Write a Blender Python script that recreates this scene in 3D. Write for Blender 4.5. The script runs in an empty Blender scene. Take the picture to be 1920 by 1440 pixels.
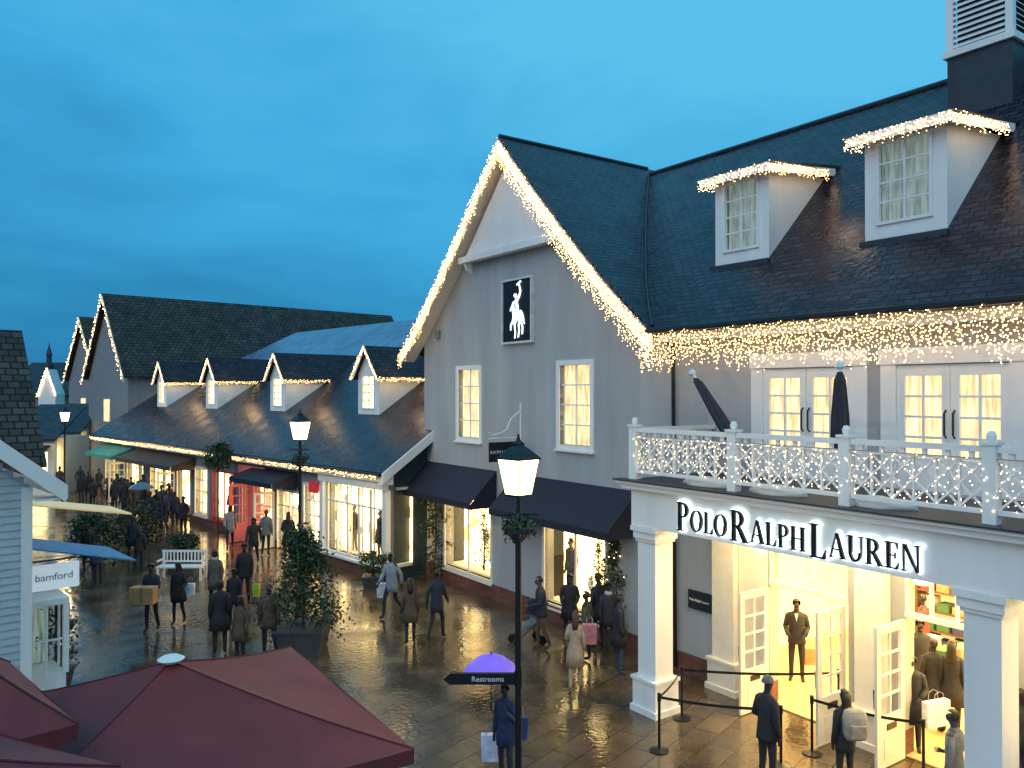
import bpy, math, random
from mathutils import Vector
random.seed(7)
S=bpy.context.scene; COL=S.collection; R=math.radians; H=6.2
# ---------------------------------------------------------------- frames
class Fr:
    def __init__(s,a): s.a=a; s.c=math.cos(a); s.s=math.sin(a)
    def w(s,x,y,z=0): return (x*s.c-y*s.s, x*s.s+y*s.c, z)
    def loc(s,X,Y): return (X*s.c+Y*s.s, -X*s.s+Y*s.c)
    def at(s,px,py,y):
        k=(px-960)/1500; D=y/(-k*s.s+s.c); return (k*D*s.c+D*s.s, H-(py-735)/1500*D)
W=Fr(0); A=Fr(R(-55)); B=Fr(math.atan2(-.733,.68))
def G(px,py):
    D=H*1500/(py-735); return ((px-960)/1500*D, D)
BASE={}
class MB:
    def __init__(s): s.v=[]; s.f=[]; s.uv=[]
    def face(s,pts,uv=None):
        i=len(s.v); s.v+= [tuple(p) for p in pts]; s.f.append(list(range(i,i+len(pts))))
        s.uv.append(uv or [(p[0]+p[1],p[2]) for p in pts]); return s
    def box(s,x0,x1,y0,y1,z0,z1):
        p=[(x,y,z) for z in(z0,z1) for y in(y0,y1) for x in(x0,x1)]
        for q in((0,2,3,1),(4,5,7,6),(0,1,5,4),(2,6,7,3),(0,4,6,2),(1,3,7,5)): s.face([p[i] for i in q])
        return s
    def rq(s,a,b,c,d):
        a,b,c,d=map(Vector,(a,b,c,d)); h=(d-a).length; e=(b-a).normalized()
        uv=[((p-a).dot(e),0 if i<2 else h) for i,p in enumerate((a,b,c,d))]
        return s.face((a,b,c,d),uv)
    def slab(s,a,b,c,d,th=.08):
        dn=lambda p:(p[0],p[1],p[2]-th)
        s.rq(a,b,c,d); s.face([dn(d),dn(c),dn(b),dn(a)])
        q=(a,b,c,d)
        for i in range(4): s.face([dn(q[i]),dn(q[(i+1)%4]),q[(i+1)%4],q[i]])
        return s
    def prism(s,poly,y0,y1):
        s.face([(x,y0,z) for x,z in poly]); s.face([(x,y1,z) for x,z in reversed(poly)])
        n=len(poly)
        for i in range(n):
            a=poly[i]; b=poly[(i+1)%n]; s.face([(a[0],y1,a[1]),(b[0],y1,b[1]),(b[0],y0,b[1]),(a[0],y0,a[1])])
        return s
    def prismx(s,poly,x0,x1):
        s.face([(x0,y,z) for y,z in reversed(poly)]); s.face([(x1,y,z) for y,z in poly]); n=len(poly)
        for i in range(n):
            a=poly[i]; b=poly[(i+1)%n]; s.face([(x0,a[0],a[1]),(x0,b[0],b[1]),(x1,b[0],b[1]),(x1,a[0],a[1])])
        return s
    def tube(s,pts,rad,n=8,cap=True):
        pts=[Vector(p) for p in pts]; 
        if not hasattr(rad,'__len__'): rad=[rad]*len(pts)
        rings=[]
        for i,p in enumerate(pts):
            t=(pts[min(i+1,len(pts)-1)]-pts[max(i-1,0)]).normalized()
            r=Vector((1,0,0)) if abs(t.x)<.8 else Vector((0,1,0))
            u=t.cross(r).normalized(); w=t.cross(u)
            rings.append([p+(u*math.cos(2*math.pi*k/n)+w*math.sin(2*math.pi*k/n))*rad[i] for k in range(n)])
        return s.loft(rings,cap)
    def loft(s,rings,cap=True):
        i0=len(s.v); n=len(rings[0])
        for r in rings: s.v+=[tuple(p) for p in r]
        for j in range(len(rings)-1):
            for k in range(n):
                q=[i0+j*n+k,i0+j*n+(k+1)%n,i0+(j+1)*n+(k+1)%n,i0+(j+1)*n+k]
                s.f.append(q); s.uv.append([(k/n,j),((k+1)/n,j),((k+1)/n,j+1),(k/n,j+1)])
        if cap:
            for j in(0,len(rings)-1):
                q=[i0+j*n+k for k in range(n)]; s.f.append(q if j else q[::-1]); s.uv.append([(0,0)]*n)
        return s
    def lathe(s,prof,cx,cy,n=16,rx=1,ry=1,rot=0):
        return s.loft([[(cx+r*rx*math.cos(2*math.pi*k/n+rot),cy+r*ry*math.sin(2*math.pi*k/n+rot),z) for k in range(n)] for r,z in prof])
    def oct(s,x,y,z,r):
        i=len(s.v); s.v+=[(x+r,y,z),(x-r,y,z),(x,y+r,z),(x,y-r,z),(x,y,z+r),(x,y,z-r)]
        for a,b,c in((0,2,4),(2,1,4),(1,3,4),(3,0,4),(2,0,5),(1,2,5),(3,1,5),(0,3,5)):
            s.f.append([i+a,i+b,i+c]); s.uv.append([(0,0)]*3)
        return s
    def wall(s,x0,x1,z0,z1,y0,y1,ops):
        xs=sorted({x0,x1}|{v for o in ops for v in o[:2] if x0<v<x1}); zs=sorted({z0,z1}|{v for o in ops for v in o[2:] if z0<v<z1})
        for a,b in zip(xs,xs[1:]):
            for c,d in zip(zs,zs[1:]):
                mx,mz=(a+b)/2,(c+d)/2
                if not any(o[0]<mx<o[1] and o[2]<mz<o[3] for o in ops): s.box(a,b,y0,y1,c,d)
        return s
    def mesh(s,name,base=(0,0,0),smooth=False):
        me=bpy.data.meshes.new(name); b=base
        me.from_pydata([(v[0]-b[0],v[1]-b[1],v[2]-b[2]) for v in s.v],[],s.f)
        ul=me.uv_layers.new(name='uv')
        flat=[c for f in s.uv for p in f for c in p]; ul.data.foreach_set('uv',flat)
        if smooth: me.polygons.foreach_set('use_smooth',[True]*len(me.polygons))
        me.update(); return me
def prop(o,label=None,cat=None,group=None,kind=None):
    if label: o['label']=label
    if cat: o['category']=cat
    if group: o['group']=group
    if kind: o['kind']=kind
    return o
def thing(name,label,cat,base,F=W,group=None,rz=0):
    o=bpy.data.objects.new(name,None); COL.objects.link(o); o.empty_display_size=.2
    o.location=F.w(*base); o.rotation_euler.z=F.a+rz; BASE[o.name]=base
    return prop(o,label,cat,group)
def part(par,name,mb,m,smooth=False,kind=None,label=None):
    b=BASE[par.name]; o=bpy.data.objects.new(name,mb.mesh(name,b,smooth)); COL.objects.link(o); o.data.materials.append(m)
    o.parent=par; BASE[o.name]=b; return prop(o,label,None,None,kind)
def solo(name,mb,m,label,cat,base,F=W,group=None,kind=None,smooth=False):
    o=bpy.data.objects.new(name,mb.mesh(name,base,smooth)); COL.objects.link(o); o.data.materials.append(m)
    o.location=F.w(*base); o.rotation_euler.z=F.a; BASE[o.name]=base
    return prop(o,label,cat,group,kind)
# ---------------------------------------------------------------- materials
def newmat(name):
    m=bpy.data.materials.new(name); m.use_nodes=True; nt=m.node_tree; return m,nt,nt.nodes['Principled BSDF']
def M(name,col,rough=.6,metal=0,var=.18,scale=5,bump=.1,em=0,ec=None,stain=False):
    m,nt,b=newmat(name); N=nt.nodes; L=nt.links
    tc=N.new('ShaderNodeTexCoord'); no=N.new('ShaderNodeTexNoise'); no.inputs['Scale'].default_value=scale; no.inputs['Detail'].default_value=6
    if stain:
        mp=N.new('ShaderNodeMapping'); mp.inputs['Scale'].default_value=(1,1,.22); L.new(tc.outputs['Object'],mp.inputs[0]); L.new(mp.outputs[0],no.inputs['Vector'])
    else: L.new(tc.outputs['Object'],no.inputs['Vector'])
    r=N.new('ShaderNodeValToRGB'); r.color_ramp.elements[0].position=.3; r.color_ramp.elements[1].position=.7
    r.color_ramp.elements[0].color=[c*(1-var) for c in col]+[1]; r.color_ramp.elements[1].color=[min(1,c*(1+var)) for c in col]+[1]
    L.new(no.outputs['Fac'],r.inputs[0]); L.new(r.outputs[0],b.inputs['Base Color'])
    b.inputs['Roughness'].default_value=rough; b.inputs['Metallic'].default_value=metal
    if bump:
        n2=N.new('ShaderNodeTexNoise'); n2.inputs['Scale'].default_value=scale*12; L.new(tc.outputs['Object'],n2.inputs['Vector'])
        bp=N.new('ShaderNodeBump'); bp.inputs['Strength'].default_value=bump; bp.inputs['Distance'].default_value=.01
        L.new(n2.outputs['Fac'],bp.inputs['Height']); L.new(bp.outputs[0],b.inputs['Normal'])
    if em:
        b.inputs['Emission Strength'].default_value=em
        b.inputs['Emission Color'].default_value=(*(ec or col),1)
    return m
def E(name,col,st):
    m,nt,b=newmat(name); b.inputs['Base Color'].default_value=(*[c*.5 for c in col],1)
    b.inputs['Emission Color'].default_value=(*col,1); b.inputs['Emission Strength'].default_value=st; return m
def brickmat(name,c1,c2,mortar,bw,rh,rough,bump,uv=True,rr=None,ms=.012,rot=0,tint=None,mul=.7,spec=.5):
    m,nt,b=newmat(name); N=nt.nodes; L=nt.links
    tc=N.new('ShaderNodeTexCoord'); mp=N.new('ShaderNodeMapping'); mp.inputs['Rotation'].default_value[2]=rot
    L.new(tc.outputs['UV' if uv else 'Object'],mp.inputs[0])
    br=N.new('ShaderNodeTexBrick'); L.new(mp.outputs[0],br.inputs['Vector'])
    br.inputs['Color1'].default_value=(*c1,1); br.inputs['Color2'].default_value=(*c2,1); br.inputs['Mortar'].default_value=(*mortar,1)
    br.inputs['Scale'].default_value=1; br.inputs['Brick Width'].default_value=bw; br.inputs['Row Height'].default_value=rh; br.inputs['Mortar Size'].default_value=ms
    no=N.new('ShaderNodeTexNoise'); no.inputs['Scale'].default_value=1.1; no.inputs['Detail'].default_value=8; L.new(tc.outputs['Object'],no.inputs['Vector'])
    mx=N.new('ShaderNodeMix'); mx.data_type='RGBA'; mx.blend_type='MULTIPLY'; mx.inputs[0].default_value=mul
    L.new(br.outputs['Color'],mx.inputs[6]); 
    rp=N.new('ShaderNodeValToRGB'); rp.color_ramp.elements[0].position=.3; rp.color_ramp.elements[0].color=(.45,.45,.45,1); rp.color_ramp.elements[1].position=.7; rp.color_ramp.elements[1].color=(1.3,1.3,1.3,1)
    L.new(no.outputs['Fac'],rp.inputs[0]); L.new(rp.outputs[0],mx.inputs[7]); L.new(mx.outputs[2],b.inputs['Base Color'])
    if rr:
        mr=N.new('ShaderNodeMapRange'); mr.inputs[1].default_value=.35; mr.inputs[2].default_value=.65; mr.inputs[3].default_value=rr[0]; mr.inputs[4].default_value=rr[1]
        L.new(no.outputs['Fac'],mr.inputs[0]); L.new(mr.outputs[0],b.inputs['Roughness'])
    else: b.inputs['Roughness'].default_value=rough
    b.inputs['Specular IOR Level'].default_value=spec
    if tint: b.inputs['Specular Tint'].default_value=(*tint,1)
    ad=N.new('ShaderNodeMath'); ad.operation='MULTIPLY_ADD'; ad.inputs[1].default_value=-1.6
    n3=N.new('ShaderNodeTexNoise'); n3.inputs['Scale'].default_value=9; L.new(tc.outputs['Object'],n3.inputs['Vector'])
    L.new(br.outputs['Fac'],ad.inputs[0]); L.new(n3.outputs['Fac'],ad.inputs[2])
    sc=N.new('ShaderNodeSeparateColor'); L.new(br.outputs['Color'],sc.inputs[0])
    a2=N.new('ShaderNodeMath'); a2.operation='MULTIPLY_ADD'; a2.inputs[1].default_value=10; L.new(sc.outputs[0],a2.inputs[0]); L.new(ad.outputs[0],a2.inputs[2])
    bp=N.new('ShaderNodeBump'); bp.inputs['Strength'].default_value=bump; bp.inputs['Distance'].default_value=.02
    L.new(a2.outputs[0],bp.inputs['Height']); L.new(bp.outputs[0],b.inputs['Normal'])
    return m
SLATE=brickmat('wet_slate',(.012,.012,.020),(.040,.040,.054),(.002,.002,.004),.26,.15,.3,.6,ms=.016,mul=.55,tint=(.95,.66,.80),rr=(.2,.36),spec=.34)
SLATE2=brickmat('brown_tile',(.04,.033,.03),(.085,.07,.06),(.008,.007,.007),.34,.26,.6,.7,ms=.025,spec=.25)
SLATE3=brickmat('sky_sheen_slate',(.10,.15,.27),(.13,.19,.32),(.06,.08,.13),.4,.3,.2,.15)  # blue of the reflected sky is painted into this slate's colour
PAVE=brickmat('wet_paving',(.125,.09,.054),(.08,.058,.037),(.03,.022,.016),.95,.5,.2,.3,uv=False,rr=(.06,.27),ms=.012,rot=R(-52),spec=.7)
BRICK=brickmat('red_brick',(.26,.07,.04),(.17,.045,.03),(.1,.08,.07),.22,.075,.7,.4,uv=True)
STUCCO=M('grey_render',(.37,.385,.395),.85,var=.12,scale=1.3,bump=.25,stain=True)
GREY2=M('grey_render_dark',(.2,.22,.24),.85,var=.12,bump=.2)
TEAL=M('dark_teal_paint',(.03,.055,.06),.6)
WHITE=M('white_paint',(.78,.79,.78),.45,var=.06,scale=2,bump=.04,stain=True)
CREAM=M('cream_paint',(.78,.73,.62),.5,var=.05,bump=.04)
BLACK=M('black_metal',(.012,.013,.016),.35,metal=.3,var=.2)
NAVY=M('navy_awning_cloth',(.014,.015,.03),.75,var=.15,bump=.2)
LEAD=M('lead_grey',(.03,.034,.045),.5)
RED=M('burgundy_canvas',(.17,.022,.026),.65,var=.2,scale=1.5,bump=.25)
SIDING=M('pale_blue_siding',(.42,.48,.52),.6,var=.08,scale=2)
WIRE=M('light_wire',(.25,.22,.18),.6,bump=0)
BULB=E('warm_bulb',(1,.60,.24),14)
BULB2=E('pale_bulb',(1,.70,.38),12)
HALO=E('halo_white',(.8,.95,1),3.0)
SHOPW=E('shop_glow',(1,.76,.34),4.5)
def lampglass(name,col,st,tr):
    m,nt,b=newmat(name); N=nt.nodes; L=nt.links; t=N.new('ShaderNodeBsdfTransparent'); e=N.new('ShaderNodeEmission'); e.inputs[0].default_value=(*col,1); e.inputs[1].default_value=st
    x=N.new('ShaderNodeMixShader'); x.inputs[0].default_value=1-tr; L.new(t.outputs[0],x.inputs[1]); L.new(e.outputs[0],x.inputs[2]); L.new(x.outputs[0],N['Material Output'].inputs[0]); return m
LAMP=lampglass('lamp_glass',(1,.76,.32),7.5,.35)
def glass():
    m,nt,b=newmat('window_glass'); N=nt.nodes; L=nt.links; t=N.new('ShaderNodeBsdfTransparent'); g=N.new('ShaderNodeBsdfGlossy'); g.inputs['Roughness'].default_value=.05
    x=N.new('ShaderNodeMixShader'); x.inputs[0].default_value=.07; L.new(t.outputs[0],x.inputs[1]); L.new(g.outputs[0],x.inputs[2]); L.new(x.outputs[0],N['Material Output'].inputs[0]); return m
GLASS=glass()
def curtainmat(name,c,st,dark=.35):
    m,nt,b=newmat(name); N=nt.nodes; L=nt.links; tc=N.new('ShaderNodeTexCoord'); no=N.new('ShaderNodeTexNoise'); no.inputs['Scale'].default_value=2.2
    mp=N.new('ShaderNodeMapping'); mp.inputs['Scale'].default_value=(7,7,.8); L.new(tc.outputs['Object'],mp.inputs[0]); L.new(mp.outputs[0],no.inputs[0])
    r=N.new('ShaderNodeValToRGB'); r.color_ramp.elements[0].position=.35; r.color_ramp.elements[1].position=.62
    r.color_ramp.elements[0].color=(c[0]*dark,c[1]*dark*.9,c[2]*dark*.7,1); r.color_ramp.elements[1].color=(*c,1)
    L.new(no.outputs[0],r.inputs[0]); L.new(r.outputs[0],b.inputs['Emission Color']); b.inputs['Emission Strength'].default_value=st
    b.inputs['Base Color'].default_value=(.6,.5,.35,1); return m
CURT=curtainmat('lit_curtain',(1,.80,.42),1.3,.4)
CURTB=curtainmat('bright_curtain',(1,.8,.45),2.6,.6)
CURT2=curtainmat('dim_curtain',(.45,.56,.48),.36,.3); CURT2.node_tree.nodes['Principled BSDF'].inputs['Base Color'].default_value=(.3,.36,.34,1)
def goods(name,st,palette):
    m,nt,b=newmat(name); N=nt.nodes; L=nt.links; tc=N.new('ShaderNodeTexCoord'); vo=N.new('ShaderNodeTexVoronoi'); vo.inputs['Scale'].default_value=1
    mp=N.new('ShaderNodeMapping'); mp.inputs['Scale'].default_value=(3.1,3.1,2.4); L.new(tc.outputs['Object'],mp.inputs[0]); L.new(mp.outputs[0],vo.inputs['Vector'])
    r=N.new('ShaderNodeValToRGB'); r.color_ramp.interpolation='CONSTANT'; cr=r.color_ramp
    for i,(p,c) in enumerate(palette):
        e=cr.elements[i] if i<2 else cr.elements.new(p); e.position=p; e.color=(*c,1)
    s=N.new('ShaderNodeSeparateColor'); L.new(vo.outputs['Color'],s.inputs[0]); L.new(s.outputs[0],r.inputs[0]); L.new(r.outputs[0],b.inputs['Emission Color'])
    b.inputs['Emission Strength'].default_value=st; b.inputs['Base Color'].default_value=(.3,.25,.18,1); return m
GOODS=goods('lit_goods',7.5,[(0,(1,.68,.24)),(.45,(1,.76,.34)),(.72,(.3,.16,.05)),(.82,(.6,.32,.10)),(.92,(.05,.05,.03))])
GOODSR=goods('lit_goods_red',5.0,[(0,(1,.62,.25)),(.4,(.75,.14,.07)),(.6,(1,.5,.22)),(.8,(.3,.05,.03))])
PINK=M('coral_paint_glow',(.78,.20,.18),.5,em=.12); REDP=M('red_paint',(.5,.04,.04),.5)  # coral emits faintly: brightness put into the paint, no lamp there
POT=M('lead_planter',(.05,.055,.06),.5); WOOD=M('bark',(.05,.035,.025),.9)
LEAF=M('dark_leaf',(.022,.05,.018),.5,var=.6,scale=6,bump=0)
# ---------------------------------------------------------------- text
def text(par,s,size,x,y,z,m,rot=(90,0,0),ext=.004,name='lettering'):
    c=bpy.data.curves.new('t','FONT'); c.body=s; c.size=size; c.extrude=ext; c.align_x='CENTER'; c.align_y='CENTER'
    o=bpy.data.objects.new('t',c); COL.objects.link(o); bpy.context.view_layer.update()
    me=bpy.data.meshes.new_from_object(o.evaluated_get(bpy.context.evaluated_depsgraph_get())); bpy.data.objects.remove(o)
    me.materials.clear(); me.materials.append(m)
    p=bpy.data.objects.new(name,me); COL.objects.link(p); p.parent=par; b=BASE[par.name]; p.location=(x-b[0],y-b[1],z-b[2]); p.rotation_euler=[R(a) for a in rot]; BASE[p.name]=b
    return p
def serif(ch):
    T,t,sf=.17,.06,.07; P=[]
    rect=lambda a,b,c,d:P.append([(a,c),(b,c),(b,d),(a,d)])
    def stem(x,w):
        rect(x,x+w,0,1); rect(x-sf,x+w+sf,0,.045); rect(x-sf,x+w+sf,.955,1)
    def arc(cx,cy,rx,ry,a0,a1,th,tv,n=14):
        for i in range(n):
            a=math.radians(a0+(a1-a0)*i/n); b=math.radians(a0+(a1-a0)*(i+1)/n)
            o=lambda g:(cx+rx*math.cos(g),cy+ry*math.sin(g)); q=lambda g:(cx+(rx-th)*math.cos(g),cy+(ry-tv)*math.sin(g))
            P.append([q(a),o(a),o(b),q(b)])
    if ch=='O': arc(.45,.5,.45,.52,0,360,T,t,28); return P,.9
    if ch in'PR':
        stem(.07,T); arc(.3,.73,.33,.27,-90,90,T,t); rect(.2,.3,.94,.998); rect(.2,.3,.462,.52)
        if ch=='R': P.append([(.3,.48),(.47,.48),(.82,0),(.64,0)]); rect(.6,.9,0,.043); return P,.86
        return P,.66
    if ch=='L': stem(.07,T); rect(.2,.6,0,.05); P.append([(.48,.04),(.62,0),(.64,.28)]); return P,.66
    if ch=='A': P.append([(.05,0),(.12,0),(.42,1),(.38,1)]); P.append([(.36,1),(.48,1),(.86,0),(.66,0)]); rect(.2,.66,.32,.37); rect(-.02,.2,0,.044); rect(.6,.93,0,.042); return P,.9
    if ch=='H': stem(.07,T); stem(.62,T); rect(.2,.66,.48,.53); return P,.88
    if ch=='U': rect(.07,.07+T,.35,1); rect(0,.31,.955,1.0); rect(.68,.68+t,.35,1); rect(.6,.82,.955,1.0); arc(.405,.37,.335,.39,180,360,T*.85,t*1.6); return P,.84
    if ch=='E': stem(.07,T); rect(.2,.6,0,.05); rect(.2,.56,.95,.998); rect(.2,.47,.48,.53); P.append([(.48,.04),(.61,0),(.64,.26)]); P.append([(.5,.96),(.58,.998),(.6,.74)]); rect(.45,.49,.39,.62); return P,.66
    if ch=='N': rect(.08,.08+t,0,1); rect(.72,.72+t,0,1); P.append([(.05,1),(.22,1),(.78,0),(.7,0)]); rect(0,.24,0,.045); rect(.62,.88,.955,1); return P,.9
# ---------------------------------------------------------------- string lights
def curtain(label,F,path,drop,sx=.08,sz=.09,mat=BULB,r=.015,jit=.03,group=None,cat='string lights',wire=True,keep=1,wave=0):
    t=thing('string_lights',label,cat,path[0],F,group); mb=MB()
    P=[Vector(p) for p in path]; pos=0
    for a,b in zip(P,P[1:]):
        n=max(1,int((b-a).length/sx))
        for i in range(n):
            p=a+(b-a)*(i/n); pos+=sx; dl=drop[0]+(drop[1]-drop[0])*random.random()+wave*math.sin(pos*2.6); z=random.random()*sz
            while z<=dl:
                if random.random()<keep: mb.oct(p.x+random.uniform(-jit,jit),p.y+random.uniform(-jit,jit),p.z-z+random.uniform(-jit,jit),r*random.uniform(.8,1.2))
                z+=sz
    part(t,'bulbs',mb,mat,kind='stuff')
    if wire: part(t,'wire',MB().tube(P,.006,5),WIRE)
    return t
def window(par,x0,x1,z0,z1,y,nx,nz,fw=.1,cur=CURT,mat=WHITE,sill=True,name='window',depth=.12,proud=.04,mw=.035,fold=True):
    f=MB(); a,b=y-proud,y+depth
    f.box(x0-fw,x0,a,b,z0-fw,z1+fw).box(x1,x1+fw,a,b,z0-fw,z1+fw).box(x0,x1,a,b,z1,z1+fw).box(x0,x1,a,b,z0-fw,z0)
    for i in range(1,nx): c=x0+(x1-x0)*i/nx; f.box(c-mw/2,c+mw/2,y+.03,y+.075,z0,z1)
    for i in range(1,nz): c=z0+(z1-z0)*i/nz; f.box(x0,x1,y+.034,y+.071,c-mw/2,c+mw/2)
    w=part(par,name,f,mat)
    part(w,'pane',MB().face([(x0,y+.052,z0),(x1,y+.052,z0),(x1,y+.052,z1),(x0,y+.052,z1)]),GLASS)
    if cur:
        c=MB(); n=max(6,int((x1-x0)/.035))
        for i in range(n):
            g=lambda i:(x0+(x1-x0)*i/n, y+depth+.04+(.03*math.sin(i*1.25) if fold else 0))
            p,q=g(i),g(i+1); c.face([(p[0],p[1],z0-.02),(q[0],q[1],z0-.02),(q[0],q[1],z1+.02),(p[0],p[1],z1+.02)])
        part(w,'curtain',c,cur)
    if sill: part(w,'sill',MB().box(x0-fw-.03,x1+fw+.03,y-proud-.06,y,z0-fw-.05,z0-fw-.002),mat)
    return w
def area(name,F,x,y,z,sx,sy,e,col,rot=(0,0,0)):
    l=bpy.data.lights.new(name,'AREA'); l.shape='RECTANGLE'; l.size=sx; l.size_y=sy; l.energy=e; l.color=col
    o=bpy.data.objects.new(name,l); COL.objects.link(o); o.location=F.w(x,y,z); o.rotation_euler=(rot[0],rot[1],F.a+rot[2]); return o
def point(name,F,x,y,z,e,col,r=.1):
    l=bpy.data.lights.new(name,'POINT'); l.energy=e; l.color=col; l.shadow_soft_size=r
    o=bpy.data.objects.new(name,l); COL.objects.link(o); o.location=F.w(x,y,z); return o
GOLD=(1,.66,.28)
# ================================================================ SETTING
g=MB().face([(-400,-60,0),(400,-60,0),(400,600,0),(-400,600,0)])
solo('ground',g,PAVE,'wet brown stone paving of the shopping street','paving',(0,0,0),W,kind='structure')
# ================================================================ FLAGSHIP SHOP
YF=13.3
shop=thing('gabled_shop','grey rendered corner shop with tall lit gable, slate roof and white balcony porch','building',(-13,13.3,0),A)
xw=lambda px,py,y=YF:A.at(px,py,y)
def wop(l,r,t,b):
    x0,z1=xw(l,t); x1,z0=xw(r,b); return (x0,x1,(xw(l,b)[1]+z0)/2,(z1+xw(r,t)[1])/2)
w1=wop(860,900,693,820); w2=wop(1050,1108,684,835)
d1=wop(836,921,968,1098); d2=wop(1022,1136,1005,1150); d1=(d1[0],d1[1],.55,2.85); d2=(d2[0],d2[1],.5,2.85)
f1=wop(1432,1600,692,805); f2=wop(1682,1893,684,815); f1=(f1[0],f1[1],4.55,6.65); f2=(f2[0],f2[1],4.55,6.65)
e1=(-10.1,-8.4,0,3.2); e2=(-7.35,-5.65,0,3.2); e3=(-4.6,-2.6,.6,2.9)
ops=[w1,w2,d1,d2,f1,f2,e1,e2,e3]
wl=MB().wall(-24.25,-1,.45,7.55,YF,YF+.3,ops)
prof=[(0,13.48),(1.5,11.88),(3.0,10.36),(4.4,9.0),(5.3,8.2),(6.1,7.55)]
AX=-18.85
def gz(dx):
    for (a,za),(b,zb) in zip(prof,prof[1:]):
        if a<=dx<=b: return za+(zb-za)*(dx-a)/(b-a)
    return prof[-1][1]
gp=[(AX-5.4,7.551)]+[(AX-dx,gz(dx)-.16) for dx in(5.4,4.4,3,1.5)]+[(AX,13.3)]+[(AX+dx,gz(dx)-.16) for dx in(1.5,3,4.4,5.3)]+[(AX+5.85,7.551)]
wl.prism(gp,YF,YF+.3)
wl.box(-24.25,-23.95,YF+.3,25,.0,7.9)
wl.box(-24.25,-1,25,25.3,0,7.5).box(-1.3,-1,YF+.3,25,0,7.5)
part(shop,'wall',wl,STUCCO)
pl=MB().wall(-24.28,-12.1,0,.45,YF-.05,YF+.28,[]) ; pl.wall(-12.1,-1,0,.45,YF-.03,YF+.28,[e1,e2]); part(shop,'brick_plinth',pl,BRICK)
rf=MB(); yr=18.4; zr=13.2; ye=12.8; ze=7.62; zy=lambda y:ze+(y-ye)*(zr-ze)/(yr-ye)
rf.slab((-12.95,ye,ze),(0,ye,ze),(0,yr,zr),(-12.95,yr,zr),.1)
rf.slab((-13.25,12.83,zy(12.83)),(-12.952,12.83,zy(12.83)),(-12.952,13.7,zy(13.7)),(-14.4,13.7,zy(13.7)),.04)
rf.slab((-19,13.7,zy(13.7)),(-12.952,13.7,zy(13.7)),(-12.952,yr,zr),(-19,yr,zr),.1)
rf.slab((0,24,ze),(-19,24,ze),(-19,yr,zr),(0,yr,zr),.1)
for sgn in(-1,1):
    for (a,za),(b,zb) in zip(prof,prof[1:]):
        q=[(AX+sgn*b,12.75,zb+.02),(AX+sgn*b,25,zb+.02),(AX+sgn*a,25,za+.02),(AX+sgn*a,12.75,za+.02)]
        rf.slab(*q,.09)
ro=part(shop,'roof',rf,SLATE)
part(ro,'ridge_tile',MB().tube([(-18.5,yr,zr+.02),(0,yr,zr+.02)],.07,8).tube([(AX,12.75,13.51),(AX,18.6,13.51)],.06,8),LEAD)
vl=[]
for i in range(12):
    y=12.85+(yr-12.85)*i/11; z=zy(y); lo,hi=0,6.1
    for _ in range(30):
        m=(lo+hi)/2
        if gz(m)+.02>z: lo=m
        else: hi=m
    vl.append((AX+lo,y,z+.02))
part(ro,'valley',MB().tube(vl,.035,6),LEAD)
bb=MB()
for sgn in(-1,1):
    for i,((a,za),(b,zb)) in enumerate(zip(prof,prof[1:])):
        poly=[(AX+sgn*a,za-.08),(AX+sgn*b,zb-.08),(AX+sgn*b,zb-.44),(AX+sgn*a,za-.50)]
        bb.prism(poly if sgn>0 else poly[::-1],12.70,12.76)
        bb.slab((AX+sgn*a,12.76,za-.30),(AX+sgn*b,12.76,zb-.28),(AX+sgn*b,13.29,zb-.28),(AX+sgn*a,13.29,za-.30),.03)
part(shop,'bargeboard',bb,CREAM)
pd=MB().prism([(AX-2.3,10.4),(AX+2.3,10.4),(AX,12.85)],13.05,13.28).box(AX-2.6,AX+2.6,12.95,13.2,10.2,10.39)
part(shop,'gable_pediment',pd,WHITE)
for sx in(-2.3,2.3): part(shop,'bracket',MB().prismx([(13.29,10.19),(13.0,10.19),(13.08,9.98),(13.29,9.85)],AX+sx-.05,AX+sx+.05),WHITE)
part(shop,'gutter',MB().tube([(-12.9,12.72,7.55),(0,12.72,7.55)],.08,8),BLACK)
part(shop,'fascia',MB().box(-12.9,0,12.84,12.9,7.3,7.55).box(-12.9,0,12.9,13.29,7.3,7.34),STUCCO)
xd=A.at(1265,700,13.2)[0]
part(shop,'downpipe',MB().tube([(xd-.25,12.8,7.5),(xd,13.15,7.2),(xd,13.2,.1)],.045,8),BLACK)
cx_,cz_=A.at(822,628,13.28); part(shop,'alarm_box',MB().box(cx_-.12,cx_+.12,13.2,13.295,cz_-.12,cz_+.14),GREY2)
for o in(w1,w2): window(shop,*o,YF,2,4,fw=.13)
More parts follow.
